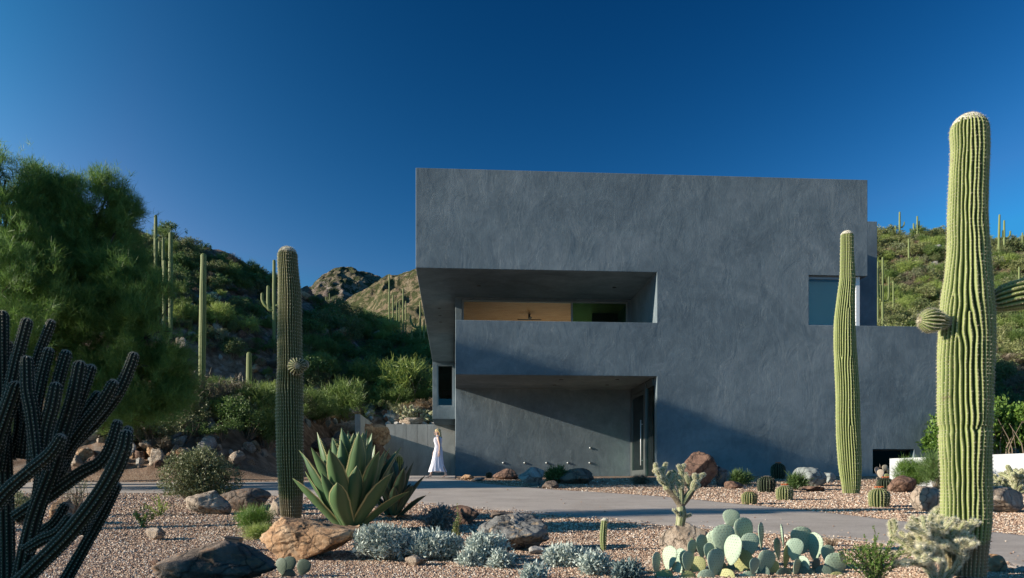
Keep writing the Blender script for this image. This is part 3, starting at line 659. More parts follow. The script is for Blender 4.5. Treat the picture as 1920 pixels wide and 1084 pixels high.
# many-stemmed columnar cactus at the left edge
Yc = 5.7
CS = [[(15, 1130, 17), (12, 950, 16), (6, 760, 14), (4, 583, 14), 0.2], [(-5, 880, 15), (12, 770, 14), (28, 690, 13), (52, 597, 12), .1], [(40, 860, 11), (58, 740, 11), (72, 670, 11), (98, 600, 10), .25],
      [(-30, 900, 15), (0, 810, 15), (14, 770, 15), (33, 716, 14), -.25], [(70, 860, 12), (60, 775, 13), (52, 730, 13), (50, 668, 12), -.3], [(60, 880, 12), (66, 780, 12), (78, 710, 12), (93, 652, 11), .1],
      [(80, 900, 13), (92, 800, 13), (108, 720, 13), (126, 657, 12), .15], [(78, 880, 14), (85, 810, 14), (98, 760, 14), (106, 717, 12), -.25], [(30, 1130, 18), (62, 980, 17), (98, 880, 16), (118, 810, 16), (138, 745, 15), (152, 677, 14), -.1],
      [(110, 880, 12), (130, 800, 12), (152, 745, 12), (173, 684, 11), .12], [(80, 910, 12), (120, 850, 13), (160, 795, 13), (190, 758, 13), (216, 713, 11), 0.0], [(100, 880, 13), (140, 830, 13), (185, 785, 13), (222, 735, 13), (243, 690, 12), (253, 661, 11), .15],
      [(30, 970, 14), (90, 930, 15), (150, 888, 14), (190, 865, 13), (210, 830, 12), (222, 788, 11), -.05], [(0, 1130, 18), (60, 1070, 17), (130, 1000, 17), (185, 930, 17), (215, 880, 17), (232, 840, 15), (238, 806, 13), -.3],
      [(50, 1030, 11), (80, 1012, 12), (110, 998, 12), (136, 965, 11), -.2], [(50, 1005, 11), (80, 995, 11), (105, 975, 11), (125, 943, 10), .2], [(-20, 960, 15), (20, 915, 14), (60, 880, 13), (95, 850, 12), (118, 815, 10), -.35]]
cc = thing('columnar_cactus', 'dark many-stemmed columnar cactus filling the lower left corner', 'cactus', at_y(20, Yc))
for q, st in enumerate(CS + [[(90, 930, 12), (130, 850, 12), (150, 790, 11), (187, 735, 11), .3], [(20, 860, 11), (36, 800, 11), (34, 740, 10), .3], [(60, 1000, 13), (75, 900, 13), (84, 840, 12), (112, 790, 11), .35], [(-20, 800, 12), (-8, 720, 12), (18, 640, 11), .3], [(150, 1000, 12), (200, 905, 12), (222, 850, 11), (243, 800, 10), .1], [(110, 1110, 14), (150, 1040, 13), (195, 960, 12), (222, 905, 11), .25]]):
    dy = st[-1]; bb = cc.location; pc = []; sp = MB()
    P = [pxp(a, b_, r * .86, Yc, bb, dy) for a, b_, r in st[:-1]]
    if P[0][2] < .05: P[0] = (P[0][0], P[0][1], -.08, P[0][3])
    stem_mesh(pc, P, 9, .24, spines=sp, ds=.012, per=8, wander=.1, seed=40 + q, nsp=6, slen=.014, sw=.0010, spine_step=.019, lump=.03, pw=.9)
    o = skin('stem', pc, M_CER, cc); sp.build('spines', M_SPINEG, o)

# small columnar cactus on the gravel
b = hit(1132, 1033); saguaro('small_cactus', 'small finger-like ribbed cactus alone on the gravel in the centre foreground', b, px_prof([(1132, 1037, 10), (1131, 1010, 13), (1132, 990, 13), (1134, 972, 11)], b.y, b), 9, seed=77, mat=M_SAGN, depth=.2, ds=.01, step=.02, nsp=4, slen=.012, sw=.0012, per=8)
b = hit(742, 892); b = at_y(745, 47.5); saguaro('column_cactus', 'squat dark columnar cactus against the left end of the concrete retaining wall', b, px_prof([(742, 897, 26), (742, 875, 29), (743, 850, 24)], 47.5, b), 18, seed=79, mat=M_SAGN, depth=.14, ds=.04, step=.09, nsp=2, slen=.05, sw=.004, per=6)

# barrel cacti
def barrel(label, px, py, w_, h, seed, flower=None, mat=None, name='barrel_cactus', red=False, lean=0, spm=None):
    b = hit(px, py); k = b.y / F; Rr = w_ / 2 * k; H = h * k
    t = thing(name, label, 'cactus', b, 0, 'barrel cacti')
    pc = []; sp = MB(); P = [(0, 0, -.04, Rr * .82), (lean * .2, 0, H * .3, Rr), (lean * .6, 0, H * .7, Rr), (lean, 0, H, Rr * .72)]
    stem_mesh(pc, P, 19, .2, spines=sp, ds=.014, per=8, wander=.03, seed=seed, nsp=7, slen=.03, sw=.0016, spine_step=.03, lump=.02, dome=.75, pw=1.0)
    skin('body', pc, mat or M_BAR, t); sp.build('spines', spm or (M_SPINER if red else M_SPINE), t)
    if flower:
        m2 = MB()
        for q in range(12):
            a = q * 2.4; rr = Rr * (.28 + .08 * R.random()); c = np.array([lean + rr * math.cos(a), rr * math.sin(a), H * .985])
            for e in range(9):
                a2 = e * .7; d = nrm(np.array([math.cos(a2) * .7, math.sin(a2) * .7, 1.0])); s_ = np.cross(d, (0, 0, 1)) * .009
                m2.add([c, c + d * .025 + s_, c + d * .045, c + d * .025 - s_], [(0, 1, 2, 3)])
        m2.build('flowers', M_FLOWER, t)
barrel('squat barrel cactus with orange flowers, nearest the drive on the right', 1648, 951, 38, 36, 1, True)
barrel('round barrel cactus with an orange blossom top beside the larger dark one', 1471, 938, 31, 28, 2, True)
barrel('dark green upright barrel cactus between the two reddish ones', 1437, 923, 33, 30, 3, mat=M_CER, spm=M_SPINED)
barrel('small reddish barrel cactus nearest the drive edge, left of the others', 1405, 946, 29, 25, 4, red=True)
barrel('dark barrel cactus close against the shaded blue wall', 1459, 898, 27, 30, 5, True, mat=M_CER, spm=M_SPINED)
barrel('dark barrel cactus under the small pink prickly pear', 1660, 918, 30, 22, 6, True, mat=M_CER, spm=M_SPINED)
barrel('small dark round cactus by the left corner of the entry wall', 902, 893, 21, 14, 7, mat=M_CER, spm=M_SPINED)
barrel('tiny dark round cactus beside the flat brown stone at the entry wall', 917, 896, 12, 11, 8, mat=M_CER, spm=M_SPINED)

# ---------------------------------------------------------------- rocks
def ico(n):
    bm = bmesh.new(); bmesh.ops.create_icosphere(bm, subdivisions=n, radius=1); V = np.array([v.co[:] for v in bm.verts]); T3 = np.array([[v.index for v in f.verts] for f in bm.faces]); bm.free(); return V, T3
ICO5, ICO4, ICO3, ICO2 = ico(6), ico(5), ico(4), ico(3)
def rock_geo(seed, lod=None, planes=16, rough=.06, sharp=18):
    V0, T3 = lod or ICO4; g = np.random.default_rng(seed)
    n = nrm(g.normal(size=(planes, 3))); d = .62 + .38 * g.random(planes)
    den = V0 @ n.T; r = np.where(den > .05, d / np.maximum(den, .05), 9); r = -np.log(np.exp(-sharp * np.minimum(r, 3)).sum(1)) / sharp
    r = np.clip(r, .3, 1.15)
    a, b_, c = (V0 * 1.7 + seed * 3.1).T; r = r * (1 + rough * 2.2 * fbm(a, b_, c, 6, seed) - rough * 1.6 * np.abs(fbm(a * 1.8, b_ * 1.8, c * 1.8, 5, seed + 2)))
    a, b_, c = (V0 * 9 + seed).T; r = r * (1 + rough * .45 * fbm(a, b_, c, 5, seed + 4)); return V0 * r[:, None], T3
ROCKM = dict(
    orange=rockmat('orange_rock', [(.22, .12, .07), (.46, .27, .14), (.58, .40, .25), (.66, .52, .36)], 1.3),
    tan=rockmat('tan_rock', [(.26, .2, .15), (.42, .33, .25), (.55, .46, .37), (.62, .55, .47)], 1.3),
    grey=rockmat('grey_rock', [(.10, .10, .10), (.20, .20, .195), (.30, .295, .28), (.40, .37, .33)], 1.3, vein=(.40, .30, .20)),
    greygreen=rockmat('greygreen_rock', [(.16, .18, .17), (.27, .30, .29), (.36, .39, .37), (.45, .46, .43)], 1.0),
    brown=rockmat('brown_rock', [(.08, .045, .035), (.17, .095, .065), (.26, .155, .105), (.33, .22, .16)], 1.2),
    dark=rockmat('dark_rock', [(.08, .062, .05), (.16, .12, .092), (.25, .19, .15), (.34, .275, .215)], 1.0, vein=(.25, .15, .09)),
    white=rockmat('white_rock', [(.30, .28, .26), (.45, .43, .40), (.58, .55, .52), (.66, .64, .61)], 1.2))
def rock(label, px, py, w_, h, kind, seed, name='boulder', Y=None, dz=.85, deep=.8, lod=None, rz=None, group='garden boulders', planes=16, rough=.06, tilt=0, sharp=18):
    """px,py: bottom centre in the photograph; w_,h its size there"""
    b = at_y(px, Y) if Y else hit(px, py); k = b.y / F
    V, T3 = rock_geo(seed, lod, planes, rough, sharp); lo, hi = V.min(0), V.max(0); V = (V - (lo + hi) / 2) / (hi - lo) * 2
    sx, sz = w_ * k / 2, h * k / (1 + dz); V = V * np.array([sx, sx * deep, sz])
    V[:, 2] += sz * dz
    if tilt: c, s_ = math.cos(tilt), math.sin(tilt); V = np.c_[V[:, 0] * c - V[:, 2] * s_, V[:, 1], V[:, 0] * s_ + V[:, 2] * c]
    b.y += sx * deep * .3
    b.z = th(b.x, b.y)
    o = link(name, npmesh(name, V, [T3], ROCKM[kind], False if planes > 14 and False else True), None, b)
    return tag(o, label, 'rock', group)
rock('large orange sunlit boulder at the foot of the big agave', 578, 1048, 200, 76, 'orange', 5, deep=.7, lod=ICO5, planes=30, rough=.06, sharp=110)
rock('rounded grey and tan boulder behind the silver shrubs in the centre', 962, 1034, 138, 72, 'grey', 9, deep=.7, lod=ICO5, planes=20, rough=.09, sharp=50)
rock('big dark boulder cut by the bottom edge on the left', 395, 1102, 240, 86, 'dark', 13, deep=.6, lod=ICO5, planes=18, rough=.08, sharp=40)
rock('flat-topped white and tan boulder carrying the tree cholla', 1284, 1034, 96, 56, 'tan', 17, deep=.75, lod=ICO5, planes=14, rough=.05, sharp=70)
rock('low pale boulder under the left leafy bush', 388, 966, 88, 46, 'tan', 22, deep=.6, planes=12)
rock('long shaded grey boulder beside the left leafy bush', 452, 958, 112, 42, 'dark', 23, deep=.6, planes=12)
rock('low tan rock at the foot of the left saguaro', 522, 966, 46, 32, 'tan', 25)
rock('reddish rock behind the silver shrubs by the drive', 868, 982, 62, 34, 'brown', 26)
rock('dark flat rock on the drive edge behind the grey boulder', 948, 976, 62, 16, 'dark', 27)
rock('small white stone at the foot of the grey boulder', 1008, 1040, 34, 16, 'white', 28, name='stone')
rock('small tan stone under the silver shrubs', 780, 1062, 42, 20, 'tan', 29, name='stone')
rock('small pale stone alone on the left gravel', 290, 1014, 34, 24, 'tan', 30, name='stone', deep=.8)
rock('flat brown stone near the dark boulder', 296, 1062, 30, 13, 'brown', 31, name='stone')
rock('rust-coloured rock behind the tallest saguaro', 1864, 1072, 48, 32, 'orange', 32, deep=.8)
rock('beige boulder left of the tallest saguaro', 1742, 960, 62, 48, 'tan', 33, planes=12)
rock('long beige boulder right of the tallest saguaro', 1880, 962, 100, 50, 'tan', 34, deep=.6, planes=12)
rock('smooth brown boulder beside the bright green shrub', 1697, 924, 54, 33, 'brown', 35, planes=14)
rock('pale grey boulder against the shaded wall', 1520, 912, 66, 36, 'greygreen', 36, planes=11, sharp=40)
rock('small grey rock right of the pale grey boulder', 1556, 905, 26, 19, 'greygreen', 37)
rock('flat brown slab in front of the pale grey boulder', 1525, 922, 44, 10, 'brown', 38, name='stone')
rock('tallest brown boulder standing against the shaded wall', 1309, 914, 76, 68, 'brown', 39, planes=10, sharp=40, deep=.6)
rock('upright narrow grey rock beside the tallest brown boulder', 1352, 912, 24, 39, 'grey', 40, planes=9, deep=.7)
rock('low tan rock right of the upright narrow rock', 1377, 916, 36, 14, 'brown', 52, name='stone')
rock('dark angular boulder, rightmost at the entry wall', 1082, 908, 66, 30, 'dark', 41, planes=11)
rock('grey-green slanted boulder in front of the entry wall', 996, 911, 50, 35, 'greygreen', 42, planes=9, sharp=40)
rock('small dark blue-grey stone in front of the entry shrub', 1032, 916, 32, 15, 'dark', 43, name='stone', planes=10)
rock('block-shaped brown stone in front of the entry wall', 948, 899, 48, 20, 'brown', 44, planes=8, sharp=50)
rock('low orange stones at the house corner', 876, 900, 26, 10, 'orange', 45, name='stone')
rock('flat grey stone below the small round cactus', 897, 902, 24, 7, 'grey', 46, name='stone')
for i, (px, py, w_, h, Y, k, lb) in enumerate([(640, 858, 70, 50, 35, 'brown', 'brown boulder stacked behind the saguaro on the bank'), (664, 825, 96, 36, 40, 'orange', 'wide rust boulder topping the stack left of the retaining wall'),
        (700, 838, 62, 46, 42, 'orange', 'rounded golden boulder at the end of the retaining wall'), (707, 888, 62, 56, 42, 'brown', 'brown boulder at the foot of the stack by the retaining wall'), (662, 890, 70, 60, 37, 'brown', 'shaded boulder low in the stack behind the agave'),
        (712, 820, 36, 24, 46, 'orange', 'small orange boulder touching the top of the retaining wall'), (610, 850, 60, 30, 33, 'brown', 'flat brown boulder on the bank behind the left saguaro')]):
    o = rock(lb, px, py, w_, h, k, 60 + i, Y=Y, group='boulders by the retaining wall', planes=11, sharp=30); o.location.z = (HY - py) / F * Y
rock('round pale boulder on the left bank above the drive', 242, 890, 28, 32, 'white', 81, Y=26.2)
rock('low rock at the drive edge on the left', 205, 936, 30, 16, 'grey', 82)
rock('striped orange rock behind the columnar cactus', 112, 972, 46, 36, 'orange', 83)

# ---------------------------------------------------------------- prickly pears
def padmesh(seed, lod=(26, 20)):
    g = np.random.default_rng(seed); nu, nv = lod
    a = np.linspace(0, 2 * np.pi, nu * 2, endpoint=False)[None]; v = np.linspace(0, np.pi, nv)[:, None]
    # obovate outline in x,z; height 1, base at origin
    sx = .40 * np.sin(v); z = .5 - .5 * np.cos(v); wdt = sx * (.55 + .62 * z) * 1.0
    X = wdt * np.cos(a) * 1.05; Y = wdt * np.sin(a) * .17 * (1 + .2 * np.cos(v)); Z = z + 0 * a
    Xb = X * (1 + .04 * g.normal()); V = np.stack([Xb, Y + .03 * np.sin(Z * 3 + seed) * (X / .4), Z], -1)
    V += fbm(X * 5, Y * 5, Z * 5 + seed, 3, seed)[..., None] * .012
    n, m_ = V.shape[:2]; I = np.arange(n * m_).reshape(n, m_); J = np.roll(I, -1, 1)
    Q = np.stack([I[:-1], J[:-1], J[1:], I[1:]], -1).reshape(-1, 4)
    mb = MB(); mb.add(V.reshape(-1, 3), Q, None, 0)
    # areoles on a diagonal grid on both faces and along the rim
    pts = []
    for r_ in range(10):
        zz = .1 + r_ * .092; w_ = .4 * math.sin(math.acos(1 - 2 * zz)) * (.55 + .62 * zz)
        k = max(1, int(w_ / .058))
        for q in range(-k, k + 1):
            x = (q + .5 * (r_ % 2)) * .105
            if abs(x) < w_ * .93: pts.append((x, zz, w_))
    D = MB(); V0 = ICO1[0]
    for (x, zz, w_) in pts:
        for s_ in (-1, 1):
            y = s_ * w_ * .17 * math.sqrt(max(0, 1 - (x / w_) ** 2)) + .03 * math.sin(zz * 3 + seed) * (x / .4)
            mb.add(V0 * np.array([.0125, .008, .0125]) + np.array([x, y, zz]), None, ICO1[1], 1)
    for q in range(26):
        v_ = .35 + q / 25 * (2 * np.pi - .7); zz = .5 - .5 * math.cos(v_ if v_ < np.pi else 2 * np.pi - v_); w_ = .4 * math.sin(math.acos(max(-1, min(1, 1 - 2 * zz)))) * (.55 + .62 * zz)
        mb.add(V0 * .013 + np.array([w_ * (1 if v_ < np.pi else -1), 0, zz]), None, ICO1[1], 1)
    return mb
ICO1 = ico(1)
def padmat(name, c1, c2, rim):
    m, n, b = newmat(name); v = coords(n); oi = n.nodes.new('ShaderNodeObjectInfo')
    col = mixc(n, oi.outputs['Random'], c1, c2)
    col = mixc(n, .6, col, ramp(n, noise(n, v, 5, 6, .65), [(.3, (.78, .8, .78)), (.7, (1.12, 1.12, 1.12))]), 'MULTIPLY')
    col = mixc(n, ramp(n, noise(n, v, 3.2, 5, .6, .6), [(.62, (0, 0, 0)), (.72, (.6, .6, .6))]), col, rim)
    n.links.new(col, b.inputs['Base Color']); b.inputs['Roughness'].default_value = .55; b.inputs['Specular IOR Level'].default_value = .35
    bump(n, b, noise(n, v, 14, 5, .6), .25, .02); return m
M_PAD = padmat('blue_green_pad', (.30, .40, .31), (.38, .46, .33), (.30, .29, .17)); M_PADY = padmat('yellow_green_pad', (.34, .35, .14), (.40, .40, .19), (.30, .22, .12))
M_DOT = plain('areole', (.09, .055, .045), .8); M_PADP = padmat('pinkish_pad', (.42, .33, .27), (.45, .40, .30), (.4, .33, .2)); M_PADD = padmat('dull_pad', (.10, .15, .12), (.13, .17, .12), (.14, .12, .08))
PADS = [padmesh(q) for q in range(3)]
PADME = {}
def pad(parent, px, py, w_, h, Y, kind='b', sgn=1, tilt=0, yaw=None):
    """px,py centre of the pad in the photograph"""
    q = R.randrange(3); mt = {'b': M_PAD, 'y': M_PADY, 'p': M_PADP, 'd': M_PADD}[kind]
    if (q, kind) not in PADME: PADME[(q, kind)] = PADS[q].mesh('pad', [mt, M_DOT], True)
    k = Y / F; H = h * k * 1.0
    if yaw is None: yaw = sgn * math.acos(max(.12, min(1, w_ / (h * .86))))
    c = W(px, py, Y); rot = Matrix.Rotation(tilt, 3, 'Y') @ Matrix.Rotation(yaw, 3, 'Z') @ Matrix.Rotation(R.uniform(-.15, .15), 3, 'X')
    up_ = rot @ Vector((0, 0, H * .5)); o = link('pad', PADME[(q, kind)], parent, Vector(c) - up_ - parent.location)
    wf_ = 1.0 if abs(math.cos(yaw)) > .3 else 1.0
    ratio = min(1.25, max(.8, (w_ / h / .86) / max(.12, abs(math.cos(yaw)))))
    o.rotation_euler = rot.to_euler(); o.scale = (H * ratio, H, H); return o
def pear(label, base, pads, name='prickly_pear'):
    t = thing(name, label, 'cactus', base)
    for p in pads: pad(t, *p)
    return t
A1 = [(1231, 1056, 24, 42, 7.75, 'b', 1, -.1), (1255, 1046, 23, 46, 7.85, 'b', -1, .08), (1278, 1051, 20, 46, 7.95, 'b', -1, -.05), (1290, 1053, 28, 40, 7.7, 'b', 1, .05), (1297, 1029, 24, 34, 7.95, 'b', 1, .1),
      (1316, 1024, 31, 44, 8.05, 'b', 1, -.12), (1329, 1034, 25, 32, 7.85, 'b', 1, .1), (1342, 1056, 42, 54, 7.6, 'b', 1, .08), (1357, 1012, 50, 58, 8.0, 'b', 1, -.1), (1345, 1018, 40, 50, 8.15, 'b', -1, -.35), (1371, 972, 36, 34, 8.3, 'b', 1, .1),
      (1395, 998, 46, 56, 8.15, 'b', 1, -.12), (1374, 1031, 25, 58, 7.75, 'b', -1, .05), (1407, 1020, 38, 42, 7.85, 'b', -1, 0), (1427, 1005, 20, 52, 8.0, 'b', 1, .08), (1414, 1061, 24, 32, 7.5, 'b', 1, .1), (1436, 1055, 40, 48, 7.7, 'b', 1, .2),
      (1392, 1054, 36, 48, 7.85, 'y', -1, .05), (1309, 1063, 32, 40, 7.8, 'y', -1, -.1), (1246, 1086, 40, 36, 7.55, 'y', 1, -.3), (1290, 1088, 34, 36, 7.5, 'y', 1, .2), (1325, 1088, 38, 42, 7.5, 'b', -1, -.2), (1362, 1088, 30, 44, 7.55, 'y', -1, .1),
      (1405, 1092, 36, 42, 7.55, 'b', 1, -.1), (1268, 1075, 14, 44, 7.8, 'b', -1, .1), (1352, 1075, 34, 48, 7.85, 'd', 1, 0), (1380, 1075, 34, 48, 7.9, 'd', -1, 0), (1425, 1080, 30, 44, 7.7, 'd', -1, .3)]
A2 = [(1467, 1005, 13, 46, 8.0, 'b', 1, .02), (1458, 1030, 22, 44, 8.05, 'b', 1, -.15), (1503, 1013, 48, 52, 8.1, 'b', 1, -.08), (1490, 1030, 33, 42, 7.85, 'b', -1, .12), (1528, 1025, 18, 54, 8.05, 'b', -1, .1), (1475, 1044, 26, 46, 7.9, 'y', 1, .05),
      (1494, 1068, 26, 42, 7.7, 'b', 1, -.05), (1506, 1063, 15, 42, 7.75, 'b', -1, 0), (1449, 1072, 34, 44, 7.75, 'y', 1, -.15), (1470, 1086, 36, 44, 7.65, 'd', 1, .1), (1510, 1084, 34, 44, 7.7, 'd', -1, .1), (1530, 1066, 24, 40, 7.95, 'd', 1, -.1)]
A3 = [(1552, 1038, 30, 33, 7.9, 'b', 1, 0), (1566, 1062, 46, 52, 7.75, 'b', 1, .05), (1578, 1044, 15, 20, 7.7, 'b', 1, .1), (1545, 1082, 36, 44, 7.7, 'd', -1, -.1), (1570, 1092, 40, 40, 7.65, 'y', 1, .1)]
pear('widest prickly pear clump, blue-green pads spreading below the tree cholla', at_y(1350, 7.75), A1)
pear('prickly pear clump with one big round pad, middle of the foreground row', at_y(1490, 7.8), A2)
pear('small prickly pear at the right end of the row, beside the green weed', at_y(1560, 7.75), A3)
pear('small dark prickly pear on the gravel below the orange boulder', at_y(545, 7.6), [(528, 1062, 26, 32, 7.5, 'd', -1, -.2), (543, 1058, 28, 30, 7.6, 'd', 1, 0), (569, 1064, 30, 32, 7.5, 'd', 1, .35), (541, 1084, 26, 34, 7.55, 'd', 1, 0)])
b = hit(1660, 904)
pear('distant prickly pear with pinkish round pads in front of the low window', b, [(x, y, w_, h, b.y + dy, k, s_, tl) for x, y, w_, h, dy, k, s_, tl in
     [(1646, 885, 14, 20, 0, 'p', 1, -.2), (1659, 878, 12, 13, .1, 'p', 1, 0), (1651, 888, 12, 16, -.1, 'p', -1, 0), (1665, 884, 8, 14, .1, 'p', 1, .1), (1674, 892, 12, 13, -.1, 'p', 1, .1), (1663, 894, 12, 12, -.2, 'y', 1, 0), (1675, 883, 5, 10, 0, 'd', 1, 0), (1679, 883, 5, 10, 0, 'd', 1, .1), (1650, 874, 3, 8, 0, 'p', 1, 0), (1647, 900, 10, 12, 0, 'p', 1, 0), (1672, 902, 12, 14, 0, 'd', 1, 0), (1660, 902, 12, 14, 0, 'd', 1, 0)]])
# ---------------------------------------------------------------- agaves
def agavemat(name, a, b_, edge):
    m, n, b = newmat(name); v = coords(n); at = n.nodes.new('ShaderNodeAttribute'); at.attribute_name = 'crest'; oi = n.nodes.new('ShaderNodeObjectInfo')
    col = mixc(n, oi.outputs['Random'], a, b_)
    col = mixc(n, .6, col, ramp(n, noise(n, coords(n, 'Object', (1, 1, .5)), 4, 6, .6), [(.3, (.8, .82, .8)), (.7, (1.15, 1.12, 1.0))]), 'MULTIPLY')
    col = mixc(n, ramp(n, at.outputs['Fac'], [(.62, (0, 0, 0)), (.8, (1, 1, 1))]), col, edge)
    n.links.new(col, b.inputs['Base Color']); b.inputs['Roughness'].default_value = .42; b.inputs['Specular IOR Level'].default_value = .5
    bump(n, b, noise(n, v, 12, 5, .6), .15, .01); return m
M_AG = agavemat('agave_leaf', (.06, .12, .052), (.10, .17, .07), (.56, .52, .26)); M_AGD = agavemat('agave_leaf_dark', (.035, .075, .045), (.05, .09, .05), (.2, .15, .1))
M_AGDRY = plain('dry_agave_leaf', (.42, .29, .18), .85)
def agave_leaf(parent, az, el0, Ln, Wd, curl, mat, cup=.28, wig=0, dry=False, base=0, r0=.05, seed=0):
    n, k = 30, 11; t = np.linspace(0, 1, n); el = el0 + curl * (t - .1) ** 2 * np.sign(1)
    dl_ = Ln / (n - 1); cx = np.cumsum(np.cos(el)) * dl_ + r0; cz = np.cumsum(np.sin(el)) * dl_ + base
    wd = Wd * np.interp(t, [0, .12, .3, .55, .75, .9, .97, 1], [.62, .66, .84, 1, .82, .42, .13, .01]); thk = Wd * .14 * (1 - t) ** .8 + .002
    s_ = np.linspace(-1, 1, k); teeth = 1 + .0 * t
    X = np.zeros((n, 2 * k, 3)); cr = np.zeros((n, 2 * k))
    for sd_ in (0, 1):
        sx = s_ if sd_ == 0 else s_[::-1]
        off = cup * (sx ** 2)[None] * wd[:, None]          # edges lift: a trough
        thick = (thk[:, None] * (1 - sx ** 2)[None] ** .5) * (0 if sd_ == 0 else -1)
        nx_, nz_ = -np.sin(el), np.cos(el); o = off + thick + .01
        lx = cx[:, None] + nx_[:, None] * o; lz = cz[:, None] + nz_[:, None] * o; ly = sx[None] * wd[:, None] * .5 + (wig * np.sin(t * 5 + seed) * .03)[:, None]
        X[:, sd_ * k:(sd_ + 1) * k] = np.stack([lx, ly, lz], -1); cr[:, sd_ * k:(sd_ + 1) * k] = np.abs(sx)[None] ** 6 * .93 + (t[:, None] > .955) * .3
    V = X.reshape(-1, 3); m_ = 2 * k; I = np.arange(n * m_).reshape(n, m_); J = np.roll(I, -1, 1)
    Q = np.stack([I[:-1], J[:-1], J[1:], I[1:]], -1).reshape(-1, 4)
    # marginal teeth
    tv = []; tt = []
    for sd_ in (0, k - 1):
        for q in range(2, n - 3):
            for h in (0, .5):
                a = X[q, sd_] * (1 - h) + X[q + 1, sd_] * h; b2 = a + (X[q + 1, sd_] - X[q, sd_]) * .3; out = nrm(X[q, sd_] - X[q, k // 2]); tip = (a + b2) / 2 + out * Wd * .045
                c = len(V) + len(tv); tv += [a, b2, tip]; tt.append((c, c + 1, c + 2))
    V = np.vstack([V, tv]); cz_, sz_ = math.cos(az), math.sin(az); V = np.c_[V[:, 0] * cz_ - V[:, 1] * sz_, V[:, 0] * sz_ + V[:, 1] * cz_, V[:, 2]]
    me = npmesh('leaf', V, [Q, np.array(tt)], mat, True)
    at = me.attributes.new('crest', 'FLOAT', 'POINT'); at.data.foreach_set('value', np.r_[cr.ravel(), np.ones(len(tv))].astype(np.float32))
    return link('leaf', me, parent)
def agave(label, base, H, Rd, n, mat, seed, wd=.24):
    t = thing('agave', label, 'agave', base, 0, 'agaves'); g = random.Random(seed)
    for q in range(n):
        f = q / n; az = q * 2.39996 + g.uniform(-.2, .2); el = math.radians(40 + 46 * f ** .7 + g.uniform(-5, 5))
        Ln = H * (1.0 + .12 * math.sin(f * 3.1) + g.uniform(-.08, .08)) * (1.0 if f > .2 else .8); agave_leaf(t, az, el, Ln, wd * H * g.uniform(.85, 1.1), g.uniform(-.1, .5) * (1 - f * .6), mat, seed=q, wig=g.uniform(0, 1), base=.04 + f * .12, r0=.09 * (1 - f) * H + .02)
    for q in range(9):
        o = agave_leaf(t, q * .7 + g.uniform(-.2, .2), math.radians(g.uniform(-2, 12)), H * .42, wd * H * .55, -.5, M_AGDRY, cup=.1, base=.05); o['label'] = 'dry brown lower leaf'
    return t
b = at_y(655, 10.9); agave('large agave with broad green toothed leaves in front of the retaining wall', Vector((b.x, b.y, b.z)), 150 * b.y / F, 1, 50, M_AG, 4, .235)
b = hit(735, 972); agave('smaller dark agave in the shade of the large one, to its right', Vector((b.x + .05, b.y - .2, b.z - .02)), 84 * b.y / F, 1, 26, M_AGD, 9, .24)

# ---------------------------------------------------------------- foliage generators
def sprays(n, centres, radii, per, ln, wd, up_=.5, outw=.8, seg=2, spread=.5, shell=.55, curl=.25, seed=1, wt=None, low=-1.0, gapf=0.0, tuft=0, gth=-.12):
    """strand-like foliage: n sprays of `per` blades; every blade a thin tapering strip of `seg` quads"""
    g = np.random.default_rng(seed); c = np.array(centres, float); r = np.array(radii, float)
    wt = np.array([a[0] * a[1] * a[2] for a in r]) ** .7 if wt is None else wt; k = g.choice(len(c), n, p=wt / wt.sum())
    d = nrm(g.normal(size=(n, 3))); d[:, 2] = np.maximum(d[:, 2], low); rr = shell + (1 - shell) * g.random(n) ** .6
    O = c[k] + d * r[k] * rr[:, None]
    if tuft:
        O = c[k] + (O - c[k]) * (1 + tuft * (fbm(O[:, 0] * 1.1, O[:, 1] * 1.1, O[:, 2] * 1.1, 3, seed + 4) + .6 * np.abs(g.normal(size=n)) ** 2 * .35))[:, None]
    if gapf:
        keep = fbm(O[:, 0] * gapf, O[:, 1] * gapf, O[:, 2] * gapf, 3, seed) > gth; O, d = O[keep], d[keep]; n = len(O)
    D = nrm(d * outw + np.array([0, 0, up_]) + .35 * g.normal(size=(n, 3)))
    O = np.repeat(O, per, 0); D = nrm(np.repeat(D, per, 0) + spread * g.normal(size=(n * per, 3))); m_ = n * per
    O = O + g.normal(size=(m_, 3)) * ln * .22
    l_ = ln * (.5 + .8 * g.random(m_)); side = nrm(np.cross(D, g.normal(size=(m_, 3)))); cv = g.normal(size=(m_, 3)) * curl; cv[:, 2] -= curl * .3
    V = []
    for s_ in range(seg + 1):
        t = s_ / seg; p = O + D * (l_ * t)[:, None] + cv * (l_ * t * t)[:, None]; w_ = wd * (1 - .75 * t)
        V += [p + side * w_, p - side * w_]
    V = np.stack(V, 1); b_ = (2 * (seg + 1)) * np.arange(m_)[:, None]
    Q = np.concatenate([b_ + np.array([[2 * s_, 2 * s_ + 1, 2 * s_ + 3, 2 * s_ + 2]]) for s_ in range(seg)])
    return V.reshape(-1, 3), Q
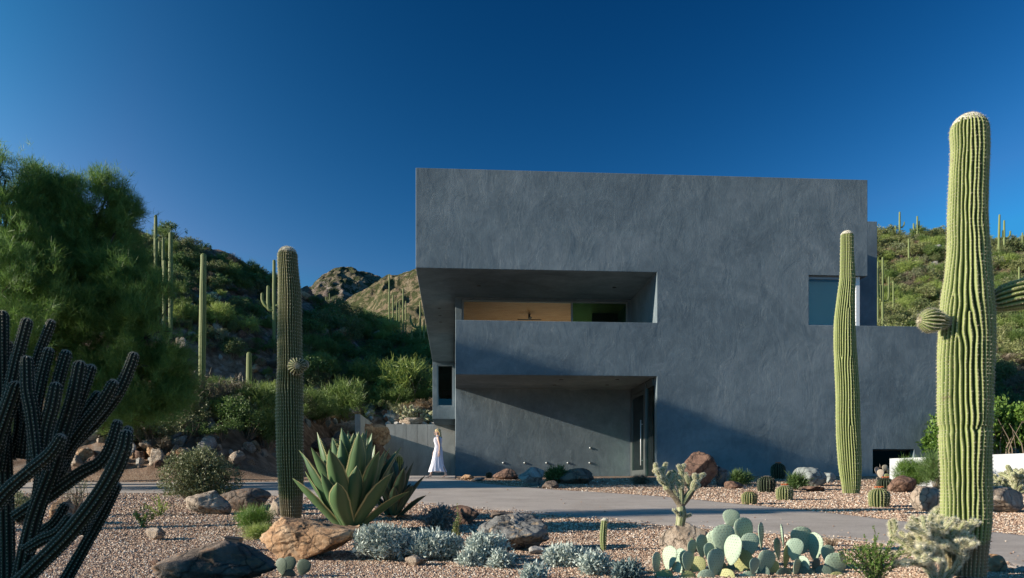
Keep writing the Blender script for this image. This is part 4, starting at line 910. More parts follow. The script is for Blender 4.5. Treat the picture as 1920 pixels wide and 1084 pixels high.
def leaves(n, centres, radii, ln, wd, per=7, shell=.5, up_=.3, seed=1, low=-1.0, gapf=0.0, spread=.9, clump=.5):
    """small folded leaves set in tufts"""
    g = np.random.default_rng(seed); c = np.array(centres, float); r = np.array(radii, float)
    wt = np.array([a[0] * a[1] * a[2] for a in r]) ** .7; k = g.choice(len(c), n, p=wt / wt.sum())
    d = nrm(g.normal(size=(n, 3))); d[:, 2] = np.maximum(d[:, 2], low); O = c[k] + d * r[k] * (shell + (1 - shell) * g.random(n) ** .6)[:, None]
    if gapf:
        keep = fbm(O[:, 0] * gapf, O[:, 1] * gapf, O[:, 2] * gapf, 3, seed) > -.1; O, d = O[keep], d[keep]; n = len(O)
    m_ = n * per; O = np.repeat(O, per, 0) + g.normal(size=(m_, 3)) * ln * clump; D = nrm(np.repeat(d, per, 0) * .7 + np.array([0, 0, up_]) + spread * g.normal(size=(m_, 3)))
    l_ = (ln * (.6 + .7 * g.random(m_)))[:, None]; side = nrm(np.cross(D, g.normal(size=(m_, 3)))) * (wd * (.7 + .6 * g.random(m_)))[:, None]
    V = np.stack([O, O + D * l_ * .45 + side, O + D * l_, O + D * l_ * .45 - side], 1); return V.reshape(-1, 3), np.arange(4 * m_).reshape(m_, 4)
def twigs(mb, base, centres, radii, n, r0, seed, m=0, seg=5, tipf=.8):
    g = random.Random(seed)
    for q in range(n):
        i = g.randrange(len(centres)); c = np.array(centres[i]); r = np.array(radii[i]); d = nrm(np.array([g.gauss(0, 1), g.gauss(0, 1), abs(g.gauss(0, 1)) * .8 - .1]))
        e = c + d * r * tipf * g.random() ** .3; b0 = np.array(base) + np.array([g.gauss(0, r0 * 1.5), g.gauss(0, r0 * 1.5), 0]); mid = (b0 + e) / 2 + np.array([g.gauss(0, 1), g.gauss(0, 1), .3]) * np.linalg.norm(e - b0) * .09
        tube(mb, [b0, mid, e], [r0, r0 * .6, r0 * .18], seg, m, n=7)
M_BARK = rockmat('bark', [(.06, .045, .03), (.12, .09, .06), (.17, .13, .09)], 3)
M_TWIG = plain('grey_twig', (.18, .14, .10), .9)
M_PALO = leafmat('palo_verde_sprigs', (.09, .175, .04), (.19, .32, .07), .42)
M_PALOL = leafmat('light_green_sprigs', (.10, .17, .04), (.17, .24, .06), .35)
M_OLIVE = leafmat('olive_leaves', (.10, .14, .05), (.18, .22, .075), .25, dry=(.2, .17, .08))
M_DEEP = leafmat('deep_green_leaves', (.065, .125, .033), (.13, .21, .058), .3)
M_BRIGHT = leafmat('bright_green_leaves', (.09, .19, .03), (.17, .28, .05), .35)
M_LIMESUN = leafmat('lime_sunlit_sprigs', (.23, .31, .07), (.34, .42, .11), .35)  # lime green, lightened to stand in for sun on shaded hillside bushes
M_SAGE = leafmat('sage_leaves', (.14, .17, .09), (.24, .26, .13), .25, dry=(.28, .25, .15))
M_SILVER = leafmat('silver_leaves', (.36, .42, .38), (.56, .62, .56), .15, .7)
M_SILVERD = leafmat('dull_silver_leaves', (.13, .19, .19), (.2, .27, .26), .15, .7)
M_DRY = leafmat('dry_straw', (.28, .19, .11), (.42, .31, .19), .2, dry=(.5, .4, .28))
M_GREYB = leafmat('grey_brush', (.12, .10, .07), (.22, .18, .12), .15)
# large palo verde trees on the left
def tree(label, base, cr, n, ln, wd, mat, seed, per=14, name='palo_verde_tree', group='palo verde trees on the left', low=-.5, up_=.75, tr=.10, gapf=.45, cat='tree', tuft=.3, gth=-.12):
    t = thing(name, label, cat, base, 0, group); c = [a[:3] for a in cr]; r = [a[3:] for a in cr]
    mb = MB(); g = random.Random(seed)
    for q, (a, b_) in enumerate(zip(c, r)):
        e = np.array(a) + np.array([0, 0, b_[2] * .2]); st = np.array([g.uniform(-.2, .2), g.uniform(-.2, .2), -.1]); tube(mb, [st, st + (e - st) * np.array([.2, 0, .5]) + np.array([0, -.5, 0]), e], [tr, tr * .65, tr * .2], 8, n=10)
        for k in range(10):
            d = nrm(np.array([g.gauss(0, 1), g.gauss(0, 1), g.gauss(0, 1) * .5 + .5])); f = st + (e - st) * g.uniform(.5, 1); tube(mb, [f, f + d * np.array(b_) * .45 + np.array([0, 0, .1]), f + d * np.array(b_) * .95], [tr * .22, tr * .12, .01], 5, n=6)
    mb.build('trunk', M_BARK, t, True)
    V, Q = sprays(n, c, r, per, ln, wd, up_, .7, 2, .55, .45, .12, seed, low=low, gapf=gapf, tuft=tuft, gth=gth); m2 = MB(); m2.add(V, Q); m2.build('crown', mat, t)
    return t
def blobs(Y, base, rows, ry=1.6):
    return [(*(W(px, py, Y + dy) - base), rx * Y / F, ry, rz * Y / F) for px, py, rx, rz, dy in rows]
b = at_y(120, 22.5); MAINC = [(180, 415, 66, 78, .1, .9), (110, 440, 85, 90, .2, .9), (218, 470, 48, 85, .1, .9), (60, 520, 110, 100, -.5, .9), (200, 540, 90, 60, -.3, .9), (150, 640, 150, 100, -1.4, .9), (272, 655, 62, 105, -1.4, .8), (210, 745, 120, 80, -1.6, .9), (250, 575, 56, 85, -1.0, .8), (60, 600, 120, 110, -1.2, .9), (150, 575, 110, 70, -.8, .7), (60, 350, 42, 44, 0, .6), (110, 372, 44, 46, .1, .6),
    (150, 368, 30, 36, .2, .6), (205, 356, 34, 34, .2, .6), (235, 400, 30, 38, .1, .6), (300, 620, 40, 80, -1.1, .7), (300, 700, 48, 80, -1.4, .8), (240, 490, 30, 60, -.2, .7), (240, 745, 110, 60, -1.2, .9), (215, 500, 60, 70, -.4, .8)]
tree('big feathery palo verde tree filling the upper left', b, [(*(W(px, py, 22.5 + dy) - b), rx * 22.5 / F, ry, rz * 22.5 / F) for px, py, rx, rz, dy, ry in MAINC], 42000, .20, .0048, M_PALO, 5, gapf=1.5, gth=-.08, per=12, tuft=.42)
b = at_y(110, 24.3); tree('sparse back crown of the big palo verde, split off to soften the facade shadow', b, [(*(W(px, py, 24.3) - b), rx * 24.3 / F, .55, rz * 24.3 / F) for px, py, rx, rz in [(200, 455, 40, 45), (140, 440, 60, 50), (70, 440, 60, 60), (10, 430, 60, 70), (-60, 430, 60, 80), (100, 490, 90, 40)]], 2600, .3, .007, M_PALO, 15, gapf=1.3, per=11, tr=.05)  # back of the same crown, set apart and thinned for a softer wall shadow
b = at_y(-10, 21); tree('taller palo verde tree cut by the left edge of the picture', b, blobs(21, b, [(10, 350, 62, 62, .6), (15, 410, 80, 88, .6), (-60, 420, 110, 130, .6), (50, 480, 70, 80, .4), (-40, 600, 140, 150, -1.2), (-90, 740, 160, 110, -1.2)], 1.0), 19000, .20, .0052, M_PALO, 6, gapf=1.5, gth=-.08, tuft=.42)
b = Vector((-12.5, 4.0, -.9)); tree('small palo verde tree outside the frame that shades the columnar cactus', b, [(0, 0, 3.3, 1.6, .75, 1.15), (.9, .2, 2.7, 1.0, .6, .8), (-.9, -.1, 3.6, 1.1, .6, .9)], 1500, .36, .009, M_PALO, 8, per=10)
b = Vector((-13, 10.5, -.6)); tree('airy palo verde tree outside the frame at the middle distance', b, [(0, 0, 4.6, 1.7, .32, 1.5), (.9, .1, 3.7, 1.1, .3, 1.2)], 560, .36, .008, M_PALO, 9, per=9, gapf=1.3)

# ---------------------------------------------------------------- garden shrubs
def stems(n, w_, h, per, ln, wd, seed):
    """upright wavy stems with small leaves all along them"""
    g = np.random.default_rng(seed); mb = MB(); V = []
    for q in range(n):
        a = g.random() * 6.28; r = g.random() ** .6; H = h * (1.05 - .5 * r) * (.65 + .4 * g.random()); e = np.array([math.cos(a) * r * w_ * .5, math.sin(a) * r * w_ * .35, H]); m_ = e * np.array([.35, .35, .55]) + g.normal(size=3) * h * .04
        P = spline(np.array([(g.normal() * w_ * .04, g.normal() * w_ * .03, -.02), tuple(m_), tuple(e)]), 14); tube(mb, P, np.linspace(.0035, .0012, 14), 5)
        t = g.random(per) ** .8 * 12.99; i = t.astype(int); f = (t - i)[:, None]; O = P[i] * (1 - f) + P[i + 1] * f; D = nrm(g.normal(size=(per, 3)) + np.array([0, 0, .6])); l_ = (ln * (.5 + .7 * g.random(per)))[:, None]; sd_ = nrm(np.cross(D, g.normal(size=(per, 3)))) * wd
        V.append(np.stack([O, O + D * l_ * .5 + sd_, O + D * l_, O + D * l_ * .5 - sd_], 1))
    V = np.concatenate(V); return mb, V.reshape(-1, 3), np.arange(4 * len(V)).reshape(-1, 4)
def leafy_weed(label, px, py, w_, h, n, per, ln, wd, seed, mat, Y=None, name='weed', cat='plant'):
    b = at_y(px, Y) if Y else hit(px, py); k = b.y / F; t = thing(name, label, cat, b); mb, V, Q = stems(n, w_ * k, h * k, per, ln, wd, seed)
    mb.build('stems', M_TWIG, t); m2 = MB(); m2.add(V, Q); m2.build('foliage', mat, t); return t
def shrub(label, base, w_, h, kind, seed, name='shrub', cat='shrub', group=None, n=None, dome=True, **k):
    """w_,h in metres"""
    t = thing(name, label, cat, base, 0, group); g = random.Random(seed)
    c = []; r = []
    for q in range(k.pop('blobs', 6)):
        a = q * 2.4 + g.random(); f = .32 * math.sqrt(q / 6) if q else 0; hh = h * g.uniform(.42, .62)
        c.append((math.cos(a) * f * w_, math.sin(a) * f * w_ * .7, hh * (.95 - f * .5))); r.append((w_ * .26 * g.uniform(.8, 1.2), w_ * .22, h * .38 * g.uniform(.85, 1.15)))
    mb = MB(); twigs(mb, (0, 0, -.03), c, r, k.pop('tw', 40), k.pop('tr', .008), seed); mb.build('stems', k.pop('stem', M_TWIG), t)
    m2 = MB()
    if kind[0] == 's': V, Q = sprays(n, c, r, kind[1], kind[2], kind[3], kind[4], .7, 2, kind[5] if len(kind) > 5 else .4, .3, .2, seed, low=-.6)
    else: V, Q = leaves(n, c, r, kind[2], kind[3], kind[1], .45, kind[4], seed, low=-.6)
    m2.add(V, Q); m2.build('foliage', k.pop('mat'), t); return t
def pxshrub(label, px, py, w_, h, kind, seed, Y=None, **k):
    b = at_y(px, Y) if Y else hit(px, py); s_ = b.y / F; return shrub(label, b, w_ * s_, h * s_, kind, seed, **k)
pxshrub('dense leafy evergreen bush beside the left saguaro, above the pale boulder', 376, 952, 150, 128, ('l', 8, .05, .008, .5), 101, n=2600, mat=leafmat('dense_bush_leaves', (.10, .13, .05), (.20, .22, .10), .2, dry=(.34, .33, .2)), name='leafy_bush', tw=90, tr=.012)
sl_ = ('l', 12, .05, .0085, .7)
for i, (px, py, w_, h, n, lb, mt) in enumerate([(712, 1052, 92, 78, 520, 'leftmost and tallest silver brittlebush below the dark agave', M_SILVER), (812, 1050, 104, 60, 560, 'wide silver brittlebush right of the tallest one', M_SILVER), (758, 1045, 60, 50, 260, 'silver brittlebush between the two biggest ones', M_SILVER), (908, 1056, 78, 58, 420, 'silver brittlebush in front of the rounded grey boulder', M_SILVER),
        (1058, 1062, 72, 40, 380, 'round silver brittlebush on the gravel, centre foreground', M_SILVER), (1113, 1078, 54, 38, 260, 'silver brittlebush right of the round centre one', M_SILVER), (938, 1066, 34, 30, 110, 'little silver sprig by the gravel below the grey boulder', M_SILVER),
        (1002, 1090, 40, 26, 120, 'small silver clump at the bottom edge in the centre', M_SILVER), (1176, 1086, 46, 30, 160, 'dull blue-grey clump at the bottom edge left of the prickly pears', M_SILVERD), (880, 1062, 40, 24, 110, 'low silver clump at the left foot of the grey boulder', M_SILVER)]):
    pxshrub(lb, px, py, w_, h, sl_, 110 + i, n=n, mat=mt, name='brittlebush', group='silver brittlebushes', tw=26, tr=.004, stem=M_DRY)
pxshrub('dark blue-green shrub behind the silver brittlebushes', 822, 996, 66, 54, ('l', 10, .04, .008, .6), 130, n=360, mat=M_SILVERD, name='shrub')
leafy_weed('upright green and yellow weed between the silver brittlebushes', 857, 1030, 26, 84, 12, 110, .022, .005, 131, leafmat('weed_leaves', (.10, .17, .04), (.22, .27, .08), .25, dry=(.34, .26, .12)))
leafy_weed('bright green weed at the right end of the prickly pear row', 1640, 1098, 140, 110, 60, 120, .022, .0042, 132, M_BRIGHT)
leafy_weed('tiny green sprig climbing beside the tree cholla boulder', 1300, 1018, 16, 60, 3, 90, .022, .006, 133, M_BRIGHT, Y=8.3)
leafy_weed('small bright green plant alone on the left gravel', 268, 990, 50, 50, 12, 40, .04, .010, 134, M_LIMESUN)
leafy_weed('leaning yellow-green weed at the foot of the leafy bush', 300, 968, 66, 44, 12, 40, .035, .009, 135, M_LIMESUN)
pxshrub('vivid green ferny plant left of the left saguaro', 478, 992, 84, 40, ('s', 9, .10, .002, .5), 136, n=420, mat=M_BRIGHT, name='ferny_plant', cat='plant', tw=20, tr=.004)
pxshrub('yellowish low ferny plant below the vivid green one', 482, 1012, 50, 26, ('s', 9, .09, .002, .3), 137, n=180, mat=M_LIMESUN, name='ferny_plant', cat='plant', tw=14, tr=.004)
pxshrub('dark spiky shrub among the rocks at the entry wall', 1042, 907, 46, 32, ('s', 10, .16, .012, .8), 138, n=150, mat=M_DEEP, name='shrub')
pxshrub('small reddish dry shrub by the glass door', 1200, 908, 34, 16, ('s', 10, .1, .005, .5), 139, n=150, mat=M_GREYB, name='shrub')
pxshrub('dark low shrub right of the upright narrow rock', 1386, 910, 40, 26, ('s', 10, .14, .008, .5), 140, n=160, mat=M_DEEP, name='shrub')
pxshrub('dark spiny shrub in front of the pale grey boulder', 1492, 919, 36, 32, ('s', 9, .14, .010, .9), 141, n=110, mat=M_DEEP, name='shrub')
pxshrub('bright green feathery shrub in front of the pale garden wall', 1708, 916, 70, 58, ('s', 14, .16, .004, .9), 142, n=420, mat=M_BRIGHT, name='feathery_shrub')
pxshrub('taller feathery shrub tucked behind the tallest saguaro', 1756, 922, 70, 78, ('s', 14, .18, .004, 1.0), 143, n=420, mat=leafmat('green_feathery', (.07, .14, .03), (.14, .22, .06), .3), name='feathery_shrub')
pxshrub('dark blue-grey cholla-like shrub by the garden wall at far right', 1866, 920, 36, 42, ('s', 8, .2, .014, .9), 144, n=60, mat=M_SILVERD, name='shrub')
pxshrub('small dead twiggy weed at the drive edge behind the prickly pears', 1556, 1008, 30, 16, ('s', 6, .05, .0015, .8), 145, n=60, mat=M_DRY, name='weed', cat='plant', Y=9.6)
pxshrub('dry twiggy plant behind the left columnar cactus', 142, 968, 60, 100, ('s', 4, .12, .004, .8), 146, n=40, mat=M_SAGE, name='weed', cat='plant', tw=20, tr=.012)
pxshrub('pale leafy plant behind the stems of the columnar cactus', 40, 985, 70, 70, ('l', 8, .05, .010, .6), 147, n=200, mat=M_SAGE, name='weed', cat='plant')

# ---------------------------------------------------------------- chollas
M_CHOL = cactusmat('cholla_skin', (.34, .34, .20), (.20, .23, .11)); M_CHOLS = plain('cholla_spines', (.80, .75, .56), .6); M_CHOLB = rockmat('cholla_bark', [(.16, .12, .08), (.3, .24, .16), (.42, .35, .24)], 6)
def joint(mb, sp, a, b_, r0, r1, seed, nsp=3, slen=.018, sw=.0010, dens=1.0, r_tub=.13):
    a, b_ = np.array(a), np.array(b_); Ln = np.linalg.norm(b_ - a); bend = np.array([R.gauss(0, 1), R.gauss(0, 1), .3]) * Ln * .06
    P = [(*a, r0), (*((a + b_) / 2 + bend), (r0 + r1) / 2 * 1.12), (*b_, r1)]
    V, Q, cr, (Vg, out, mx, u, Tn) = ribbed(P, 7, r_tub, ds=max(.008, r1 * .28), per=5, wander=.5, seed=seed, lump=.08)
    mb.append((V.reshape(-1, 3), Q, cr.ravel()))
    m_ = int(Ln * (r0 + r1) * np.pi * 9000 * dens / max(1, slen / .02)) + 6; i = rng.integers(0, len(u), m_); j = rng.integers(0, V.shape[1], m_)
    add_spines(sp, Vg[i, j], out[i, j], Tn[i], np.cross(Tn[i], out[i, j]), nsp, slen, sw, 1.1, .0)
def cholla(label, base, segs, name='cholla', group='chollas', spk=None):
    t = thing(name, label, 'cactus', base, 0, group); pc = []; sp = MB(); tb = MB()
    for q, s_ in enumerate(segs):
        a, b_, r0, r1 = s_[:4]
        if len(s_) > 4 and s_[4] == 't': tube(tb, [a, (np.array(a) + np.array(b_)) / 2 + np.array([.01, 0, 0]), b_], [r0, (r0 + r1) / 2, r1], 12, n=12); joint(pc, sp, a, b_, r0 * .97, r1 * .97, 300 + q, 2, .014, .001, .5)
        else: joint(pc, sp, a, b_, r0, r1, 300 + q, **(spk or {}))
    skin('joints', pc, M_CHOL, t); sp.build('spines', M_CHOLS, t)
    if tb.v: tb.build('trunk', M_CHOLB, t, True)
    return t
# tree cholla on the flat boulder
Yt = 8.9; bt = W(1276, 984, Yt)
def q_(px, py, dy=0): return tuple(W(px, py, Yt + dy) - bt)
m_ = Yt / F
main = [((1275, 986), (1276, 945), 8.5, 7.5, 't'), ((1276, 947), (1250, 915), 6.5, 5.5, 't'), ((1252, 918), (1240, 893), 6, 6), ((1277, 945), (1276, 915), 6, 5.5, 't'), ((1279, 946), (1300, 916), 6, 5.5, 't'), ((1272, 940), (1262, 915), 4, 4), ((1276, 918), (1269, 895), 5.5, 5), ((1276, 916), (1279, 892), 5, 5),
        ((1240, 897), (1230, 878), 5, 4.5), ((1241, 896), (1245, 876), 5, 4.5), ((1230, 881), (1229, 868), 4, 3.5), ((1246, 880), (1250, 868), 4, 3.5), ((1238, 886), (1224, 882), 4, 3.2), ((1250, 900), (1258, 884), 4, 4), ((1258, 905), (1265, 888), 4, 4), ((1269, 897), (1262, 882), 4, 3.5), ((1279, 894), (1277, 878), 4.5, 4), ((1277, 882), (1270, 872), 4, 3.2), ((1278, 880), (1284, 870), 4, 3.4),
        ((1300, 918), (1306, 900), 5, 4.6), ((1298, 920), (1291, 903), 4.4, 4.2), ((1306, 903), (1302, 888), 4.2, 4), ((1307, 903), (1315, 890), 4.4, 4), ((1291, 905), (1287, 890), 4, 3.6), ((1314, 894), (1322, 888), 4, 3.2), ((1301, 915), (1312, 908), 4, 3.6), ((1293, 908), (1299, 892), 4, 3.8), ((1287, 894), (1285, 886), 3.4, 3), ((1276, 968), (1262, 955), 3, 2.5), ((1278, 970), (1296, 965), 3, 2.4), ((1262, 918), (1255, 903), 4, 3.8), ((1244, 906), (1236, 892), 4.6, 4)]
segs = []
for q, s_ in enumerate(main):
    dy0 = 0 if q < 8 else R.uniform(-.09, .09); segs.append((q_(*s_[0], dy0 * .5), q_(*s_[1], dy0), s_[2] * m_, s_[3] * m_) + ((s_[4],) if len(s_) > 4 else ()))
cholla('pale branching tree cholla growing up from the flat-topped boulder', bt, segs, name='tree_cholla', spk=dict(nsp=5, slen=.015, sw=.0011, dens=2.2))
def bushy(label, base, w_, h, seed, jl=.13, jr=.019, n0=7, lev=3, **k):
    g = random.Random(seed); segs = []
    def grow(a, d, l, lv):
        b_ = np.array(a) + d * l; segs.append((tuple(a), tuple(b_), jr * (.85 + .15 * lv / lev), jr * .85))
        if lv <= 0: return
        for q in range(g.choice([2, 2, 3])):
            d2 = nrm(d * .8 + np.array([g.gauss(0, .55), g.gauss(0, .55), g.gauss(.15, .35)])); grow(b_ - d * jr, d2, l * g.uniform(.7, 1.0), lv - 1)
    for q in range(n0):
        a = q * 6.283 / n0 + g.random(); grow((math.cos(a) * .03, math.sin(a) * .03, 0), nrm(np.array([math.cos(a) * w_ / h * g.uniform(.2, .8), math.sin(a) * .6, g.uniform(.7, 1.1)])), h * .36 * g.uniform(.8, 1.15), lev)
    return cholla(label, base, segs, **k)
b = at_y(1760, 7.25); bushy('spiny golden cholla in front of the tallest saguaro', b, .75, .6, 5, n0=7, lev=3, jr=.020, spk=dict(nsp=6, slen=.03, sw=.0010, dens=1.4))
b = hit(1732, 938); bushy('low pale cholla behind the beige boulder', b, .55, .3, 6, n0=6, lev=2, jr=.03, spk=dict(nsp=3, slen=.03, sw=.003, dens=.25))
b = hit(1893, 950); bushy('golden cholla against the garden wall at the right edge', b, .9, .85, 7, n0=7, lev=2, jr=.045, spk=dict(nsp=3, slen=.04, sw=.003, dens=.25))
for i, (px, h_) in enumerate([(772, 50), (800, 42)]):
    b = at_y(px, 53.5); b.z = W(px, 797, 53.5).z; bushy(['bushy cholla above the middle of the retaining wall', 'bushy cholla above the retaining wall next to the bay window'][i], b, 1.8, h_ / F * 53.5 * .75, 8 + i, n0=8, lev=3, jr=.085, spk=dict(nsp=2, slen=.1, sw=.008, dens=.03))
b = at_y(397, 56); b.z += .6; bushy('pale cholla high on the left hillside', b, 1.2, 1.2, 12, n0=6, lev=2, jr=.09, spk=dict(nsp=2, slen=.08, sw=.008, dens=.03))
for i, (px, py, w_, h, k, Y) in enumerate([(772, 799, 50, 16, 'tan', 52.9), (745, 799, 14, 9, 'white', 52.9), (812, 797, 16, 8, 'white', 52.9), (728, 800, 12, 10, 'white', 52.9), (794, 799, 16, 8, 'white', 53), (758, 799, 10, 7, 'white', 52.8)]):
    o = rock(['tan rock in the middle of the retaining wall top', 'small white rock on the wall top right of the solitary round-topped cactus', 'small white rock on the wall top beside the bay window', 'small white rock at the left end of the wall top', 'small white rock on the wall top between the two bushy chollas', 'smallest white rock on the wall top left of the tan one'][i], px, py, w_, h, k, 90 + i, Y=Y, name='stone', group='rocks along the retaining wall top', lod=ICO3); o.location.z = (HY - 799) / F * Y
b = at_y(727, 54.5); b.z = W(727, 797, 54.5).z; saguaro('column_cactus', 'small solitary round-topped cactus above the retaining wall', b, [(0, 0, .2), (0, .6, .24), (0, 1.25, .2)], 14, seed=80, mat=M_SAGN, ds=.06, step=.1, nsp=1, slen=.05, sw=.006, per=5, tip=False)
# black spotlight box behind the dark boulder
b = hit(436, 1034); t = thing('landscape_light', 'black box-shaped landscape light behind the dark boulder', 'light fixture', b)
mb = MB(); mb.box((-.08, -.06, 0), (.08, .07, .15)); mb.build('housing', M_DARK, t, rot=(0, .1, 0)); mb = MB(); mb.box((-.09, -.07, .15), (.09, .08, .162)); mb.build('lid', M_DARK, t, rot=(0, .1, 0))

# ---------------------------------------------------------------- hillside plants
def proto_bush(kind, seed, mat, n, w_=1.0, h=.85):
    g = random.Random(seed); c = []; r = []
    for q in range(7):
        a = q * 2.4 + g.random(); f = .33 * math.sqrt(q / 6); c.append((math.cos(a) * f * w_, math.sin(a) * f * w_, h * g.uniform(.35, .62))); r.append((w_ * .24 * g.uniform(.8, 1.2), w_ * .24, h * .36 * g.uniform(.8, 1.15)))
    mb = MB(); twigs(mb, (0, 0, -.05), c, r, 14, .012, seed, m=1, seg=4)
    if kind == 's': V, Q = sprays(n * 2, c, r, 8, .12, .0055, .5, .7, 2, .55, .35, .06, seed, low=-.5, gapf=3)
    else: V, Q = leaves(n * 2, c, r, .045, .013, 7, .35, .4, seed, low=-.5, gapf=3)
    mb.add(V, Q, None, 0); return mb.mesh('bush', [mat, M_TWIG])
PB = {k: [proto_bush(s_, 200 + 10 * i + j, mt, n) for j in range(3)] for i, (k, s_, mt, n) in enumerate([
    ('olive', 'l', M_OLIVE, 330), ('deep', 'l', M_DEEP, 420), ('sage', 'l', M_SAGE, 330), ('palo', 's', M_PALOL, 260), ('lime', 's', M_LIMESUN, 240), ('dry', 's', M_DRY, 180), ('grey', 's', M_GREYB, 170), ('khaki', 'l', leafmat('khaki_leaves', (.20, .23, .08), (.30, .33, .13), .3, dry=(.36, .33, .18)), 330)])}
DESC = dict(khaki='light khaki-green brush', olive='olive green leafy brush', deep='deep green leafy bush', sage='grey-green sage brush', palo='feathery green palo verde bush', lime='yellow-green feathery bush', dry='straw-coloured dry bush', grey='grey-brown twiggy brush')
def bush_at(p, s_, kind, where, tall=1.0):
    o = link(kind + '_bush' if kind in ('khaki', 'olive', 'lime', 'dry', 'grey', 'sage') else ('palo_verde_bush' if kind == 'palo' else 'green_bush'), PB[kind][R.randrange(3)], None, p, (0, 0, R.random() * 6.28), (s_, s_, s_ * tall))
    return tag(o, DESC[kind] + ' ' + where, 'bush', DESC[kind] + ' ' + where)
def scatter(n, poly, kinds, smin, smax, where, seed, ymin=24, ymax=110, mind=.55):
    g = random.Random(seed); pts = []; tries = 0; poly = np.array(poly, float)
    while len(pts) < n and tries < n * 60:
        tries += 1; px = g.uniform(poly[:, 0].min(), poly[:, 0].max()); py = g.uniform(poly[:, 1].min(), poly[:, 1].max())
        c = False; j = len(poly) - 1
        for i in range(len(poly)):
            if (poly[i, 1] > py) != (poly[j, 1] > py) and px < (poly[j, 0] - poly[i, 0]) * (py - poly[i, 1]) / (poly[j, 1] - poly[i, 1]) + poly[i, 0]: c = not c
            j = i
        if not c: continue
        p = hit(px, py)
        if not (ymin < p.y < ymax): continue
        s_ = g.uniform(smin, smax); k = g.choices(list(kinds), list(kinds.values()))[0]
        if p.x < -8 and abs(p.y - (52 + (p.x + 8) * .19)) < 2.6 and p.z + s_ * .8 > 3.1 + (-8 - p.x) * .3: continue    # open strip that lets the evening sun reach the retaining wall
        if k in ('dry', 'grey'): s_ *= .65
        if any((p.x - a[0]) ** 2 + (p.y - a[1]) ** 2 < (mind * (s_ + a[2]) / 2) ** 2 for a in pts): continue
        pts.append((p.x, p.y, s_)); bush_at(Vector((p.x, p.y, p.z - .08)), s_, k, where, g.uniform(.65, .95))
LEFT = [(230, 470), (330, 455), (400, 500), (480, 540), (560, 600), (600, 640), (600, 800), (300, 850), (200, 850)]
scatter(240, LEFT, dict(olive=3, deep=3, sage=2.5, palo=3, lime=1.3, khaki=1, dry=1.4, grey=1.6), .9, 2.2, 'on the shaded left hillside', 1, ymin=26, mind=.46)
scatter(60, [(290, 445), (330, 448), (400, 490), (460, 505), (520, 535), (500, 560), (380, 540), (300, 490)], dict(olive=3, deep=3, palo=2, grey=1), 1.1, 2.6, 'along the crest of the left hillside', 2, mind=.4)
scatter(95, [(570, 610), (700, 610), (815, 640), (815, 745), (720, 790), (600, 790), (570, 700)], dict(deep=6, palo=4, olive=2, lime=.6), 1.7, 3.4, 'in the wooded hollow behind the retaining wall', 3, ymin=45, mind=.42)
scatter(26, [(590, 720), (740, 730), (810, 780), (720, 795), (600, 800)], dict(dry=3, grey=2, sage=1, palo=1), 1.0, 2.4, 'on the rubble slope above the retaining wall', 4, ymin=34, mind=.6)
scatter(24, [(560, 560), (660, 590), (740, 620), (640, 650), (560, 640)], dict(olive=3, grey=2, deep=2), 1.5, 3.5, 'on the rocky middle ridge', 41, ymin=60, ymax=140, mind=.6)
RIGHT = [(1640, 440), (1925, 450), (1925, 720), (1640, 720)]
scatter(70, [(20, 460), (290, 450), (290, 620), (20, 660)], dict(olive=3, deep=3, sage=2, palo=2, grey=1), 1.2, 2.6, 'on the left hillside behind the palo verde', 51, ymin=30, mind=.5)
scatter(50, [(1440, 530), (1640, 460), (1640, 600), (1440, 620)], dict(khaki=4, olive=3, sage=3), 1.2, 2.6, 'on the right hillside behind the house', 52, ymin=45, mind=.5)
scatter(430, RIGHT, dict(khaki=6, olive=3, sage=4, lime=3, palo=2.5, grey=1, dry=.5), 1.0, 2.6, 'on the sunlit right hillside', 5, ymin=38, mind=.42)
scatter(40, [(1640, 690), (1930, 690), (1930, 800), (1640, 800)], dict(deep=3, grey=3, olive=2), 1.4, 3.0, 'at the shaded foot of the right hillside', 6, ymin=30, mind=.5)
# named larger bushes
for px, py, Y, s_, k, lb in [(640, 745, 44, 3.4, 'palo', 'big feathery bush lit pale green right of the left saguaro'), (775, 740, 56, 4.6, 'lime', 'tall bright green bush beside the bay window'), (752, 735, 57, 3.6, 'palo', 'bright bush left of the one by the bay window'), (405, 580, 54.5, 2.4, 'lime', 'yellow-green bush catching the sun beside the thin tall saguaro'), (345, 590, 53.5, 2.0, 'lime', 'smaller yellow-green bush left of the thin tall saguaro'),
                          (432, 715, 36, 1.7, 'lime', 'small light green bush right of the thin saguaro base'), (470, 790, 30, 2.0, 'palo', 'green bush at the bank top left of the big left saguaro'), (590, 745, 44, 1.6, 'dry', 'dry straw bush just right of the left saguaro'), (500, 800, 29, 1.8, 'palo', 'feathery bush right beside the left saguaro on the bank'), (440, 790, 30, 1.9, 'grey', 'brown brush on the bank above the leafy bush'), (340, 800, 29, 2.6, 'grey', 'dark brown brush on the bank behind the leafy bush'), (290, 800, 29, 2.4, 'deep', 'dark bush on the bank under the palo verde')]:
    p = at_y(px, Y); o = bush_at(Vector((p.x, p.y, p.z - .1)), s_, k, ''); o['label'] = lb; del o['group']
p = at_y(1895, 27); p.z = .25
for i, (dx, dy, s_) in enumerate([(0, 0, 3.0), (1.6, .5, 3.0), (-1.3, 1.2, 2.5)]):
    o = link('mesquite_bush', PB['deep'][i], None, Vector((p.x + dx, p.y + dy, p.z)), (0, 0, i), (s_, s_, s_ * 1.05)); tag(o, ['middle bright green dense bush behind the garden wall', 'rightmost bright green dense bush behind the garden wall', 'bright green dense bush behind the garden wall, touching the tallest saguaro'][i], 'bush', 'dense bushes behind the garden wall'); o.data = PB['deep'][i]
mesq = proto_bush('l', 301, M_BRIGHT, 1400)
